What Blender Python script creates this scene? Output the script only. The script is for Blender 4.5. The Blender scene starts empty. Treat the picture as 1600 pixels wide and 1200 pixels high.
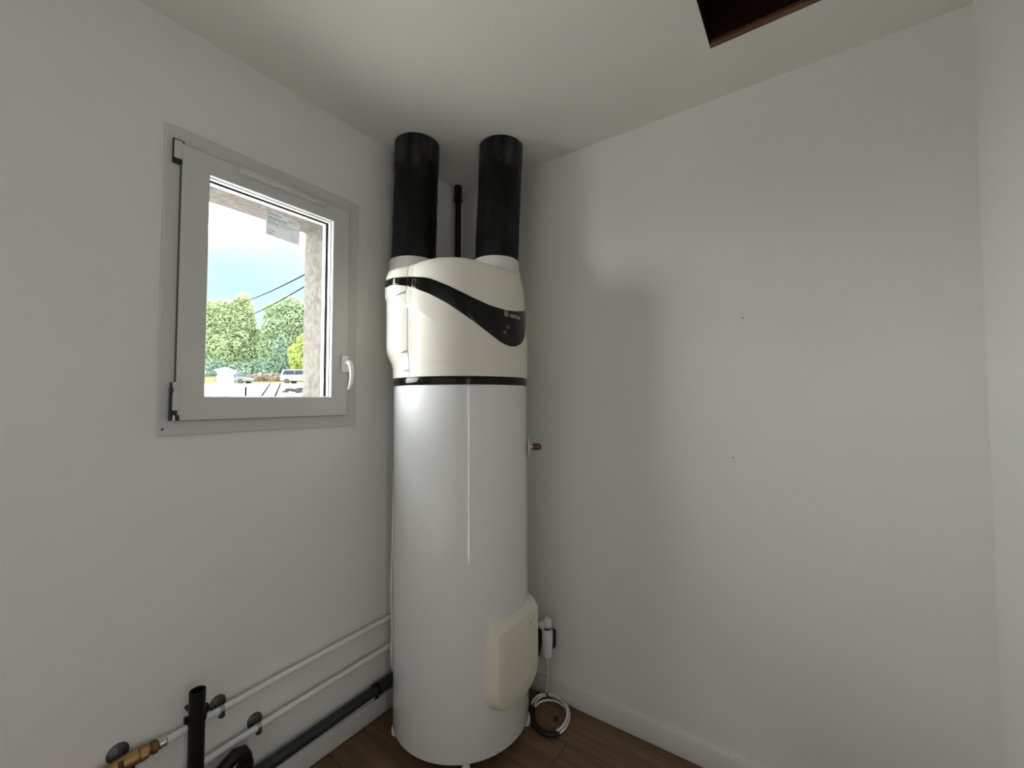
import bpy, bmesh, math, random
from mathutils import Vector, Matrix, Quaternion
random.seed(7)
S = bpy.context.scene
COL = S.collection
PI = math.pi
D2R = math.radians

# ------------------------------------------------------------------ camera
CAM = Vector((1.547, -1.733, 1.355))
YAW = D2R(35.06)
PITCH = math.atan(24 / 664.0)
FH = Vector((-math.sin(YAW), math.cos(YAW), 0))      # horizontal view direction
RT = Vector((math.cos(YAW), math.sin(YAW), 0))       # horizontal right
cam_d = bpy.data.cameras.new('camera')
cam_d.sensor_width = 36.0
cam_d.lens = 664.0 / 1600.0 * 36.0
cam_d.clip_start = 0.02
cam_d.clip_end = 500
cam = bpy.data.objects.new('camera', cam_d)
COL.objects.link(cam)
cam.location = CAM
cam.rotation_euler = (PI / 2 + PITCH, 0, YAW)
S.camera = cam

# ------------------------------------------------------------------ world, sun, exposure
w = bpy.data.worlds.new('sky')
S.world = w
w.use_nodes = True
nt = w.node_tree
nt.nodes.clear()
out = nt.nodes.new('ShaderNodeOutputWorld')
bg = nt.nodes.new('ShaderNodeBackground')
tc = nt.nodes.new('ShaderNodeTexCoord')
mp = nt.nodes.new('ShaderNodeMapping')
mp.inputs['Scale'].default_value = (1.6, 1.6, 5.0)
mp.inputs['Location'].default_value = (0.35, 0.2, 0.1)
nz = nt.nodes.new('ShaderNodeTexNoise')
nz.inputs['Scale'].default_value = 1.6
nz.inputs['Detail'].default_value = 5
nz.inputs['Roughness'].default_value = 0.5
rp = nt.nodes.new('ShaderNodeValToRGB')
# bright sunlit cloud with a few thin blue gaps between, one of them low over the trees
rp.color_ramp.elements[0].position = 0.08
rp.color_ramp.elements[0].color = (0.0405, 0.0625, 0.0735, 1)
rp.color_ramp.elements[1].position = 0.46
rp.color_ramp.elements[1].color = (1.03, 1.03, 1.04, 1)
e_ = rp.color_ramp.elements.new(0.33)
e_.color = (0.053, 0.0665, 0.075, 1)
e_ = rp.color_ramp.elements.new(0.38)
e_.color = (0.085, 0.092, 0.10, 1)
gap = nt.nodes.new('ShaderNodeVectorMath')
gap.operation = 'DOT_PRODUCT'
gap.inputs[1].default_value = (-0.8868, 0.4127, 0.2083)
gmr = nt.nodes.new('ShaderNodeMapRange')
gmr.interpolation_type = 'SMOOTHSTEP'
gmr.inputs['From Min'].default_value = 0.986
gmr.inputs['From Max'].default_value = 0.9995
gmr.inputs['To Min'].default_value = 0.0
gmr.inputs['To Max'].default_value = 0.28
gsub = nt.nodes.new('ShaderNodeMath')
gsub.operation = 'SUBTRACT'
nt.links.new(tc.outputs['Generated'], gap.inputs[0])
nt.links.new(gap.outputs['Value'], gmr.inputs['Value'])
nt.links.new(nz.outputs['Fac'], gsub.inputs[0])
nt.links.new(gmr.outputs['Result'], gsub.inputs[1])
nt.links.new(tc.outputs['Generated'], mp.inputs['Vector'])
nt.links.new(mp.outputs['Vector'], nz.inputs['Vector'])
nt.links.new(gsub.outputs[0], rp.inputs['Fac'])
nt.links.new(rp.outputs['Color'], bg.inputs['Color'])
bg.inputs['Strength'].default_value = 20.5
nt.links.new(bg.outputs['Background'], out.inputs['Surface'])

sun_d = bpy.data.lights.new('sun', 'SUN')
sun_d.energy = 7.0
sun_d.angle = D2R(0.6)
sun_d.color = (1.0, 0.96, 0.88)
sun = bpy.data.objects.new('sun', sun_d)
COL.objects.link(sun)
sun.rotation_euler = Vector((-0.28, 0.60, 0.75)).to_track_quat('Z', 'Y').to_euler()

# unseen fill lamp in the doorway behind the camera, in place of daylight
DOOR_POWER = 7.0
al = bpy.data.lights.new('doorway_fill', 'AREA')
al.shape = 'RECTANGLE'
al.size = 1.80
al.size_y = 2.25
al.energy = DOOR_POWER
al.color = (1.0, 0.995, 0.965)
alo = bpy.data.objects.new('doorway_fill', al)
COL.objects.link(alo)
alo.location = (0.98, -2.74, 1.18)
alo.rotation_euler = (-PI / 2 + PI, 0, 0)            # shines along +y

# added slit lamp in the side wall, mirrored as a streak on the tank
sl_d = bpy.data.lights.new('side_slit_lamp', 'AREA')
sl_d.shape = 'RECTANGLE'
sl_d.size = 0.07
sl_d.size_y = 1.95
sl_d.energy = 2.6
sl_d.color = (1.0, 0.985, 0.96)
slo = bpy.data.objects.new('side_slit_lamp', sl_d)
COL.objects.link(slo)
slo.location = (2.02, -1.66, 1.03)
slo.rotation_euler = (PI / 2, 0, PI / 2)             # shines along -x

# portal in the window opening, only guides the sampling of the sky
pd = bpy.data.lights.new('window_portal', 'AREA')
pd.shape = 'RECTANGLE'
pd.size = 0.86
pd.size_y = 0.80
pd.cycles.is_portal = True
po = bpy.data.objects.new('window_portal', pd)
COL.objects.link(po)
po.location = (-0.275, -1.13, 1.675)
po.rotation_euler = (0, -PI / 2, 0)                  # faces into the room

vs = S.view_settings
vs.view_transform = 'Standard'
vs.look = 'None'
vs.exposure = 0.0
vs.gamma = 1.0
vs.use_curve_mapping = False
S.cycles.max_bounces = 16
S.cycles.diffuse_bounces = 10
S.cycles.transparent_max_bounces = 16

# ------------------------------------------------------------------ materials
def sock(b, *names):
    for n in names:
        if n in b.inputs:
            return b.inputs[n]

def mat(name, col, rough=0.5, metal=0.0, spec=None, coat=0.0, var=0.0, vscale=8.0, col2=None,
        bump=0.0, bscale=200.0, vstretch=(1, 1, 1), rvar=0.0, lo=0.35, hi=0.65, coat_rough=0.05, detail=4):
    m = bpy.data.materials.new(name)
    m.use_nodes = True
    t = m.node_tree
    b = t.nodes['Principled BSDF']
    b.inputs['Base Color'].default_value = (*col, 1)
    b.inputs['Roughness'].default_value = rough
    b.inputs['Metallic'].default_value = metal
    if spec is not None:
        sock(b, 'Specular IOR Level', 'Specular').default_value = spec
    if coat:
        sock(b, 'Coat Weight', 'Clearcoat').default_value = coat
        sock(b, 'Coat Roughness', 'Clearcoat Roughness').default_value = coat_rough
    tcn = t.nodes.new('ShaderNodeTexCoord')
    mpn = t.nodes.new('ShaderNodeMapping')
    mpn.inputs['Scale'].default_value = vstretch
    t.links.new(tcn.outputs['Object'], mpn.inputs['Vector'])
    if var or col2 or rvar:
        n = t.nodes.new('ShaderNodeTexNoise')
        n.inputs['Scale'].default_value = vscale
        n.inputs['Detail'].default_value = detail
        t.links.new(mpn.outputs['Vector'], n.inputs['Vector'])
        if var or col2:
            r = t.nodes.new('ShaderNodeValToRGB')
            r.color_ramp.elements[0].position = lo
            r.color_ramp.elements[1].position = hi
            c2 = col2 if col2 else tuple(min(1, c * (1 + var)) for c in col)
            c1 = col if col2 else tuple(c * (1 - var) for c in col)
            r.color_ramp.elements[0].color = (*c1, 1)
            r.color_ramp.elements[1].color = (*c2, 1)
            t.links.new(n.outputs['Fac'], r.inputs['Fac'])
            t.links.new(r.outputs['Color'], b.inputs['Base Color'])
        if rvar:
            mr = t.nodes.new('ShaderNodeMapRange')
            mr.inputs['From Min'].default_value = 0.3
            mr.inputs['From Max'].default_value = 0.7
            mr.inputs['To Min'].default_value = max(0.02, rough - rvar)
            mr.inputs['To Max'].default_value = min(1, rough + rvar)
            t.links.new(n.outputs['Fac'], mr.inputs['Value'])
            t.links.new(mr.outputs['Result'], b.inputs['Roughness'])
    if bump:
        n2 = t.nodes.new('ShaderNodeTexNoise')
        n2.inputs['Scale'].default_value = bscale
        n2.inputs['Detail'].default_value = 3
        t.links.new(mpn.outputs['Vector'], n2.inputs['Vector'])
        bp = t.nodes.new('ShaderNodeBump')
        bp.inputs['Strength'].default_value = bump
        bp.inputs['Distance'].default_value = 0.002
        t.links.new(n2.outputs['Fac'], bp.inputs['Height'])
        t.links.new(bp.outputs['Normal'], b.inputs['Normal'])
    return m

M = {}
M['wall'] = mat('white_wall_paint', (0.745, 0.742, 0.715), 0.62, var=0.012, vscale=2.5, bump=0.12, bscale=160)
M['ceil'] = mat('white_ceiling_paint', (0.745, 0.735, 0.70), 0.75, var=0.01, vscale=2, bump=0.08, bscale=150)
M['base'] = mat('white_baseboard_paint', (0.68, 0.675, 0.66), 0.45, var=0.01)
M['subfloor'] = mat('dark_underlay', (0.035, 0.024, 0.018), 0.9, var=0.1)
M['tank'] = mat('white_enamelled_steel', (0.74, 0.75, 0.75), 0.52, spec=0.8, coat=1.0, var=0.006, vscale=3, coat_rough=0.02)
M['hood'] = mat('cream_white_plastic', (0.745, 0.72, 0.64), 0.40, spec=0.25, var=0.01, vscale=4, bump=0.02, bscale=400)
M['cover'] = mat('cream_plastic', (0.7632, 0.7314, 0.6328), 0.45, var=0.02, vscale=5)
M['collar'] = mat('white_plastic_collar', (0.76, 0.755, 0.73), 0.45, var=0.01)
M['gloss_black'] = mat('gloss_black_plastic', (0.002, 0.002, 0.0025), 0.14, spec=0.30, var=0.05)
M['dark'] = mat('matt_dark_plastic', (0.012, 0.012, 0.012), 0.6, var=0.1)
M['slot'] = mat('shadow_grey_plastic', (0.27, 0.262, 0.235), 0.6, var=0.05)
M['print'] = mat('light_grey_print', (0.62, 0.62, 0.62), 0.5, var=0.02)
M['dimprint'] = mat('dim_grey_print', (0.06, 0.062, 0.065), 0.4, var=0.1)
M['duct'] = mat('black_insulation_foam', (0.004, 0.0042, 0.0042), 0.55, spec=0.16, col2=(0.021, 0.0235, 0.025), vscale=6,
                vstretch=(2.2, 2.2, 0.6), bump=0.5, bscale=26, rvar=0.15, lo=0.45, hi=0.75)  # lighter streaks put grey sheen and glints into the foam colour
M['tape'] = mat('dull_black_tape', (0.005, 0.005, 0.0052), 0.45, spec=0.22, col2=(0.046, 0.048, 0.051), vscale=7,
                vstretch=(3, 3, 0.7), bump=0.5, bscale=40, rvar=0.12, lo=0.42, hi=0.72)
M['pvc'] = mat('black_pvc', (0.006, 0.006, 0.0065), 0.42, spec=0.3, var=0.15, vscale=10, bump=0.05, bscale=90)
M['dpvc'] = mat('dark_grey_pvc', (0.022, 0.025, 0.028), 0.45, var=0.15, vscale=12)
M['wpipe'] = mat('white_painted_pipe', (0.74, 0.745, 0.73), 0.42, var=0.015, vscale=10)
M['steel'] = mat('zinc_plated_steel', (0.42, 0.43, 0.42), 0.33, metal=1.0, var=0.12, vscale=40)
M['dsteel'] = mat('dark_clip_steel', (0.10, 0.105, 0.10), 0.42, metal=0.8, var=0.25, vscale=60)
M['nickel'] = mat('nickel_ring', (0.72, 0.71, 0.68), 0.22, metal=1.0, var=0.05)
M['brass'] = mat('dull_brass', (0.42, 0.26, 0.11), 0.42, metal=0.9, var=0.18, vscale=30)
M['dbrass'] = mat('aged_brass', (0.16, 0.095, 0.04), 0.48, metal=0.8, var=0.25, vscale=50)
M['redlever'] = mat('dark_red_lever', (0.10, 0.02, 0.016), 0.4, var=0.1)
M['pvcframe'] = mat('white_window_pvc', (0.575, 0.575, 0.56), 0.38, var=0.008, vscale=5)
M['handle'] = mat('white_handle_plastic', (0.84, 0.83, 0.80), 0.28, var=0.01)
M['hinge'] = mat('dark_hinge_metal', (0.035, 0.037, 0.033), 0.4, metal=0.6, var=0.2, vscale=60)
M['gap_shade'] = mat('dark_gap_shade', (0.06, 0.062, 0.06), 0.7, var=0.05)
M['sash_shade'] = mat('grey_shade_line', (0.16, 0.16, 0.155), 0.8, var=0.05)
M['sill'] = mat('grey_sill_stone', (0.30, 0.29, 0.27), 0.5, var=0.01)
M['spacer'] = mat('dark_glazing_spacer', (0.0015, 0.0015, 0.0014), 0.9, spec=0.0, var=0.1)
M['white_plastic'] = mat('white_plug_plastic', (0.80, 0.81, 0.82), 0.35, var=0.01)
M['cream_plug'] = mat('ivory_plug_plastic', (0.78, 0.76, 0.70), 0.38, var=0.01)
M['cable'] = mat('white_cable_sheath', (0.78, 0.77, 0.73), 0.4, var=0.02)
M['bcable'] = mat('black_cable_sheath', (0.008, 0.008, 0.008), 0.5, var=0.1)
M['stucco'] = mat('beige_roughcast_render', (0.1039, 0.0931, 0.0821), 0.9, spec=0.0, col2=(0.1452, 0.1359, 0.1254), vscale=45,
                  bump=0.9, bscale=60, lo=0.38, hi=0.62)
M['slab'] = mat('pale_concrete', (0.55, 0.54, 0.52), 0.8, var=0.03, vscale=1.5, bump=0.1, bscale=40)
M['joint'] = mat('dark_joint_filler', (0.004, 0.004, 0.004), 0.9, spec=0.0, var=0.1)
M['pillar'] = mat('white_masonry_paint', (0.2100, 0.2070, 0.1980), 0.8, var=0.02, vscale=6)
M['grass'] = mat('dry_meadow_grass', (0.0750, 0.0780, 0.0330), 0.9, spec=0.0, col2=(0.0930, 0.0840, 0.0450), vscale=0.5, bump=0.3, bscale=6)
M['trunk'] = mat('grey_brown_bark', (0.025, 0.022, 0.018), 0.9, var=0.25, vscale=3)
M['carpaint'] = mat('silver_blue_car_paint', (0.0750, 0.0840, 0.0930), 0.6, spec=0.05, var=0.02)
M['vanpaint'] = mat('white_car_paint', (0.1190, 0.1204, 0.1232), 0.6, spec=0.05, var=0.01)
M['carglass'] = mat('tinted_car_glass', (0.010, 0.014, 0.019), 0.5, spec=0.05, var=0.02)
M['tyre'] = mat('tyre_rubber', (0.008, 0.008, 0.008), 0.8, var=0.1)
M['stake'] = mat('weathered_stake', (0.003, 0.003, 0.003), 0.9, spec=0.0, var=0.2)
M['stone'] = mat('grey_stone', (0.018, 0.018, 0.017), 0.9, spec=0.0, var=0.15, vscale=8)
M['wire'] = mat('overhead_cable_sheath', (0.006, 0.007, 0.008), 0.9, spec=0.0, var=0.05)

def leaf_mat(name, c1, c2):
    m = mat(name, c1, 0.9, col2=c2, vscale=1.6, lo=0.38, hi=0.62, spec=0.0)
    t = m.node_tree
    b = t.nodes['Principled BSDF']
    tr = t.nodes.new('ShaderNodeBsdfTranslucent')
    tr.inputs['Color'].default_value = (c2[0] * 1.1, c2[1] * 1.1, c2[2], 1)
    mx = t.nodes.new('ShaderNodeMixShader')
    mx.inputs['Fac'].default_value = 0.4
    o = t.nodes['Material Output']
    t.links.new(b.outputs[0], mx.inputs[1])
    t.links.new(tr.outputs[0], mx.inputs[2])
    t.links.new(mx.outputs[0], o.inputs['Surface'])
    return m
M['leaf_a'] = leaf_mat('light_green_leaves', (0.0899, 0.1326, 0.0681), (0.2325, 0.2811, 0.1513))
M['leaf_b'] = leaf_mat('mid_green_leaves', (0.0868, 0.1326, 0.0794), (0.2170, 0.2739, 0.1588))
M['leaf_c'] = leaf_mat('yellow_green_leaves', (0.1628, 0.2247, 0.0558), (0.2402, 0.3023, 0.0853))
M['leaf_d'] = leaf_mat('blue_green_leaves', (0.0806, 0.1333, 0.1054), (0.1318, 0.1938, 0.1364))
M['leaf_dry'] = leaf_mat('pinkish_dry_stems', (0.1550, 0.1209, 0.1023), (0.1938, 0.1550, 0.1240))

# wood floor: grain running along x, tone per plank from the object's random value
def wood_floor():
    m = mat('dark_oak_laminate', (0.10, 0.062, 0.040), 0.48, spec=0.3, bump=0.05, bscale=90, vstretch=(0.6, 9, 1))
    t = m.node_tree
    b = t.nodes['Principled BSDF']
    tcn = t.nodes.new('ShaderNodeTexCoord')
    oi = t.nodes.new('ShaderNodeObjectInfo')
    ad = t.nodes.new('ShaderNodeVectorMath')
    ad.operation = 'ADD'
    sc = t.nodes.new('ShaderNodeVectorMath')
    sc.operation = 'SCALE'
    cb = t.nodes.new('ShaderNodeCombineXYZ')
    t.links.new(oi.outputs['Random'], cb.inputs['X'])
    t.links.new(oi.outputs['Random'], cb.inputs['Y'])
    t.links.new(cb.outputs[0], sc.inputs[0])
    sc.inputs['Scale'].default_value = 17
    t.links.new(tcn.outputs['Object'], ad.inputs[0])
    t.links.new(sc.outputs[0], ad.inputs[1])
    mpn = t.nodes.new('ShaderNodeMapping')
    mpn.inputs['Scale'].default_value = (1.4, 14, 1)
    t.links.new(ad.outputs[0], mpn.inputs['Vector'])
    n = t.nodes.new('ShaderNodeTexNoise')
    n.inputs['Scale'].default_value = 2.2
    n.inputs['Detail'].default_value = 7
    n.inputs['Distortion'].default_value = 0.8
    t.links.new(mpn.outputs[0], n.inputs['Vector'])
    r = t.nodes.new('ShaderNodeValToRGB')
    r.color_ramp.elements[0].position = 0.3
    r.color_ramp.elements[0].color = (0.120, 0.068, 0.036, 1)
    r.color_ramp.elements[1].position = 0.72
    r.color_ramp.elements[1].color = (0.200, 0.122, 0.070, 1)
    t.links.new(n.outputs['Fac'], r.inputs['Fac'])
    hs = t.nodes.new('ShaderNodeHueSaturation')
    mr = t.nodes.new('ShaderNodeMapRange')
    mr.inputs['To Min'].default_value = 0.88
    mr.inputs['To Max'].default_value = 1.12
    t.links.new(oi.outputs['Random'], mr.inputs['Value'])
    t.links.new(mr.outputs[0], hs.inputs['Value'])
    t.links.new(r.outputs['Color'], hs.inputs['Color'])
    t.links.new(hs.outputs['Color'], b.inputs['Base Color'])
    return m
M['plank'] = wood_floor()
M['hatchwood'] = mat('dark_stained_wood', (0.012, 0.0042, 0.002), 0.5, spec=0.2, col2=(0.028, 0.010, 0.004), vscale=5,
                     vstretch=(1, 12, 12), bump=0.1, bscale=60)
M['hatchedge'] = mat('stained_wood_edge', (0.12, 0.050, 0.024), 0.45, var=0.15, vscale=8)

def glass_mat():
    m = bpy.data.materials.new('clear_window_glass')
    m.use_nodes = True
    t = m.node_tree
    t.nodes.clear()
    o = t.nodes.new('ShaderNodeOutputMaterial')
    tr = t.nodes.new('ShaderNodeBsdfTransparent')
    tr.inputs['Color'].default_value = (0.975, 0.985, 0.98, 1)
    gl = t.nodes.new('ShaderNodeBsdfGlossy')
    gl.inputs['Roughness'].default_value = 0.01
    # Schlick reflectance, the same from both sides of the thin pane
    lw = t.nodes.new('ShaderNodeLayerWeight')
    lw.inputs['Blend'].default_value = 0.5
    pw = t.nodes.new('ShaderNodeMath')
    pw.operation = 'POWER'
    pw.inputs[1].default_value = 5.0
    fr = t.nodes.new('ShaderNodeMapRange')
    fr.inputs['To Min'].default_value = 0.02
    fr.inputs['To Max'].default_value = 0.9
    t.links.new(lw.outputs['Facing'], pw.inputs[0])
    t.links.new(pw.outputs[0], fr.inputs['Value'])
    mx = t.nodes.new('ShaderNodeMixShader')
    t.links.new(fr.outputs[0], mx.inputs[0])
    t.links.new(tr.outputs[0], mx.inputs[1])
    t.links.new(gl.outputs[0], mx.inputs[2])
    t.links.new(mx.outputs[0], o.inputs['Surface'])
    return m
M['glass'] = glass_mat()

def paper_mat():
    m = mat('translucent_label_paper', (0.55, 0.56, 0.56), 0.6, var=0.02, vscale=20)
    t = m.node_tree
    b = t.nodes['Principled BSDF']
    tr = t.nodes.new('ShaderNodeBsdfTranslucent')
    tr.inputs['Color'].default_value = (0.48, 0.485, 0.485, 1)
    mx = t.nodes.new('ShaderNodeMixShader')
    mx.inputs['Fac'].default_value = 0.6
    o = t.nodes['Material Output']
    t.links.new(b.outputs[0], mx.inputs[1])
    t.links.new(tr.outputs[0], mx.inputs[2])
    t.links.new(mx.outputs[0], o.inputs['Surface'])
    return m
M['paper'] = paper_mat()
M['ink'] = mat('grey_label_ink', (0.10, 0.10, 0.10), 0.7, var=0.1)

# ------------------------------------------------------------------ mesh helpers
def frame_of(d):
    d = d.normalized()
    a = Vector((0, 0, 1)) if abs(d.z) < 0.9 else Vector((1, 0, 0))
    u = d.cross(a).normalized()
    return u, d.cross(u).normalized()

class MB:
    def __init__(self):
        self.bm = bmesh.new()
    def quadgrid(self, rows, close=False, flip=False):
        vs_ = [[self.bm.verts.new(p) for p in r] for r in rows]
        for a, b in zip(vs_, vs_[1:]):
            n = len(a)
            for i in range(n if close else n - 1):
                j = (i + 1) % n
                q = (a[i], a[j], b[j], b[i])
                try:
                    self.bm.faces.new(q[::-1] if flip else q)
                except ValueError:
                    pass
        return vs_
    def face(self, pts):
        return self.bm.faces.new([p if isinstance(p, bmesh.types.BMVert) else self.bm.verts.new(p) for p in pts])
    def box(self, x0, x1, y0, y1, z0, z1, bevel=0.0, segs=2):
        r = bmesh.ops.create_cube(self.bm, size=1)
        for v in r['verts']:
            v.co = Vector(((x0 + x1) / 2 + v.co.x * (x1 - x0), (y0 + y1) / 2 + v.co.y * (y1 - y0),
                           (z0 + z1) / 2 + v.co.z * (z1 - z0)))
        if bevel:
            es = list({e for v in r['verts'] for e in v.link_edges})
            bmesh.ops.bevel(self.bm, geom=es, offset=bevel, segments=segs, affect='EDGES', profile=0.5)
        return self
    def tube(self, pts, rad, n=12, caps=True):
        pts = [Vector(p) for p in pts]
        rads = rad if isinstance(rad, (list, tuple)) else [rad] * len(pts)
        rows = []
        u = None
        for i, p in enumerate(pts):
            d = (pts[min(i + 1, len(pts) - 1)] - pts[max(i - 1, 0)])
            d.normalize()
            if u is None:
                u, v = frame_of(d)
            else:
                u = (u - d * u.dot(d)).normalized()
                v = d.cross(u).normalized()
            rows.append([p + (u * math.cos(2 * PI * k / n) + v * math.sin(2 * PI * k / n)) * rads[i] for k in range(n)])
        g = self.quadgrid(rows, close=True)
        if caps:
            self.bm.faces.new(g[0][::-1])
            self.bm.faces.new(g[-1])
        return self
    def lathe(self, prof, base, axis=(0, 0, 1), n=32, caps=True):
        """prof: (distance along axis, radius)"""
        base = Vector(base)
        ax = Vector(axis).normalized()
        u, v = frame_of(ax)
        rows = [[base + ax * t + (u * math.cos(2 * PI * k / n) + v * math.sin(2 * PI * k / n)) * r for k in range(n)]
                for t, r in prof]
        g = self.quadgrid(rows, close=True)
        if caps:
            self.bm.faces.new(g[0][::-1])
            self.bm.faces.new(g[-1])
        return self
    def ring_prism(self, outer, inner, axis_pts, bevel=0.0):
        """rectangular ring in the y-z plane: outer/inner = (y0,y1,z0,z1); axis_pts = x0,x1"""
        x0, x1 = axis_pts
        def loop(b, x):
            return [(x, b[0], b[2]), (x, b[1], b[2]), (x, b[1], b[3]), (x, b[0], b[3])]
        rows = [loop(inner, x0), loop(outer, x0), loop(outer, x1), loop(inner, x1)]
        vs_ = [[self.bm.verts.new(p) for p in r] for r in rows]
        new_e = []
        for a, b in zip(vs_, vs_[1:] + vs_[:1]):
            for i in range(4):
                j = (i + 1) % 4
                self.bm.faces.new((a[i], a[j], b[j], b[i]))
        if bevel:
            self.bm.edges.ensure_lookup_table()
            es = set()
            for row in (vs_[2], vs_[3]):
                for i in range(4):
                    e = self.bm.edges.get((row[i], row[(i + 1) % 4]))
                    if e:
                        es.add(e)
            bmesh.ops.bevel(self.bm, geom=list(es), offset=bevel, segments=2, affect='EDGES', profile=0.5)
        return self
    def xform(self, mtx):
        bmesh.ops.transform(self.bm, matrix=mtx, verts=self.bm.verts)
        return self
    def build(self, name, m, parent=None, smooth=None, fix=True):
        if fix:
            bmesh.ops.recalc_face_normals(self.bm, faces=self.bm.faces)
        me = bpy.data.meshes.new(name)
        self.bm.to_mesh(me)
        self.bm.free()
        me.materials.append(m)
        o = bpy.data.objects.new(name, me)
        COL.objects.link(o)
        if parent is not None:
            o.parent = parent
            o.matrix_parent_inverse = parent.matrix_world.inverted()
        if smooth is not None:
            for p in me.polygons:
                p.use_smooth = True
            if smooth < 180:
                me.set_sharp_from_angle(angle=D2R(smooth))
        return o

def tag(o, label, cat, group=None, kind=None):
    o['label'] = label
    o['category'] = cat
    if group:
        o['group'] = group
    if kind:
        o['kind'] = kind
    return o

def empty(name, loc, label, cat, group=None):
    o = bpy.data.objects.new(name, None)
    o.empty_display_size = 0.05
    COL.objects.link(o)
    o.location = loc
    o.matrix_world = Matrix.Translation(Vector(loc))
    tag(o, label, cat, group)
    return o

def struct(o, label, cat='structure'):
    o['kind'] = 'structure'
    o['label'] = label
    return o

def child_of(parent, o):
    o.parent = parent
    o.matrix_parent_inverse = parent.matrix_world.inverted()

# ------------------------------------------------------------------ room shell
CZ = 2.495                  # ceiling height
XR = 1.953                  # right-hand side wall
YB = -2.70                  # back wall, with the doorway that holds the fill lamp
WT = 0.267                  # thickness of the window wall
OPEN = (-1.296, -0.70, 1.272, 2.142)     # hole in the inner wall behind the window frame
EXT = (-1.52, -0.74, 1.26, 2.088)       # hole in the outer render, unseen left side widened for more sky light

def wall_with_hole(x0, x1, ya, yb, za, zb, hole):
    b = MB()
    hy0, hy1, hz0, hz1 = hole
    b.ring_prism((ya, yb, za, zb), (hy0, hy1, hz0, hz1), (x0, x1))
    return b
struct(wall_with_hole(-0.07, 0.0, YB - 0.12, 0.0, -0.1, CZ + 0.1, OPEN).build('wall_left', M['wall']),
       'white painted wall with the small window')
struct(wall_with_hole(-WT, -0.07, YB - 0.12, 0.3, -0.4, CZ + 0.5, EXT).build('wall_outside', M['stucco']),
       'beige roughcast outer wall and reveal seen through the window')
struct(MB().box(-0.07, XR + 0.2, 0.0, 0.2, -0.1, CZ + 0.1).build('wall_far', M['wall']),
       'plain white wall to the right of the water heater')
SY0, SY1 = -1.73, -1.59      # niche cut for the added slit lamp
b = MB()
b.box(XR, XR + 0.2, SY1, 0.0, -0.1, CZ + 0.1)
b.box(XR, XR + 0.2, YB - 0.12, SY0, -0.1, CZ + 0.1)
b.box(XR, XR + 0.2, SY0, SY1, 2.04, CZ + 0.1)
b.box(XR + 0.16, XR + 0.2, SY0, SY1, -0.1, 2.04)
struct(b.build('wall_right', M['wall']), 'white side wall at the right edge')
DX0, DX1, DZ = 0.06, 1.90, 2.34  # unseen doorway, widened so its fill lamp mirrors only faintly
b = MB()
b.box(0.0, DX0, YB - 0.12, YB, -0.1, CZ + 0.1)
b.box(DX1, XR, YB - 0.12, YB, -0.1, CZ + 0.1)
b.box(DX0, DX1, YB - 0.12, YB, DZ, CZ + 0.1)
struct(b.build('wall_back', M['wall']), 'white wall with the doorway behind the camera')
# unseen box added behind the doorway to keep sky light out
b = MB()
b.box(DX0 - 0.2, DX0 - 0.1, -3.9, YB - 0.12, -0.1, CZ + 0.1)
b.box(DX1 + 0.1, DX1 + 0.2, -3.9, YB - 0.12, -0.1, CZ + 0.1)
b.box(DX0 - 0.2, DX1 + 0.2, -4.0, -3.9, -0.1, CZ + 0.1)
struct(b.build('wall_sky_block', M['wall']), 'unseen white wall added beyond the doorway to keep out sky light')
b = MB()
b.box(0.005, XR - 0.005, YB, YB + 0.012, DZ, DZ + 0.06, 0.003)
struct(b.build('trim_1', M['base']), 'white casing over the wide doorway behind the camera')

# ceiling with the hatch opening
HX0, HX1, HY0, HY1 = 1.304, 1.86, -1.02, -0.262
b = MB()
X0, X1, Y0, Y1 = -WT, XR + 0.2, -4.0, 0.3
b.box(X0, HX0, Y0, Y1, CZ, CZ + 0.12)
b.box(HX1, X1, Y0, Y1, CZ, CZ + 0.12)
b.box(HX0, HX1, Y0, HY0, CZ, CZ + 0.12)
b.box(HX0, HX1, HY1, Y1, CZ, CZ + 0.12)
struct(b.build('ceiling', M['ceil']), 'white ceiling with a dark hatch opening')
ht = empty('ceiling_hatch', (HX0, HY1, CZ), 'dark brown stained wooden hatch recess cut into the ceiling', 'hatch')
t_ = 0.018
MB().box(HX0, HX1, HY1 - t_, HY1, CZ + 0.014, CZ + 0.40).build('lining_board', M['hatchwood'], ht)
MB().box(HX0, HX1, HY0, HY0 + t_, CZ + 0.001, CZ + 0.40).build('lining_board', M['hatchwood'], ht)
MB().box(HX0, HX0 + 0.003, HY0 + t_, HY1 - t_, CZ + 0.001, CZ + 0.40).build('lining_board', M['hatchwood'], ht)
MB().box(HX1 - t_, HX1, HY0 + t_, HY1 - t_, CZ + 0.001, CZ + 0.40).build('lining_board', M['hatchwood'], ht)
MB().box(HX0, HX1, HY1 - t_ - 0.003, HY1, CZ + 0.0005, CZ + 0.0125, 0.0015).build('edge_strip', M['hatchedge'], ht)
MB().box(HX0 - 0.02, HX1 + 0.02, HY0 - 0.02, HY1 + 0.02, CZ + 0.40, CZ + 0.44).build('hatch_panel', M['hatchwood'], ht)

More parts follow.
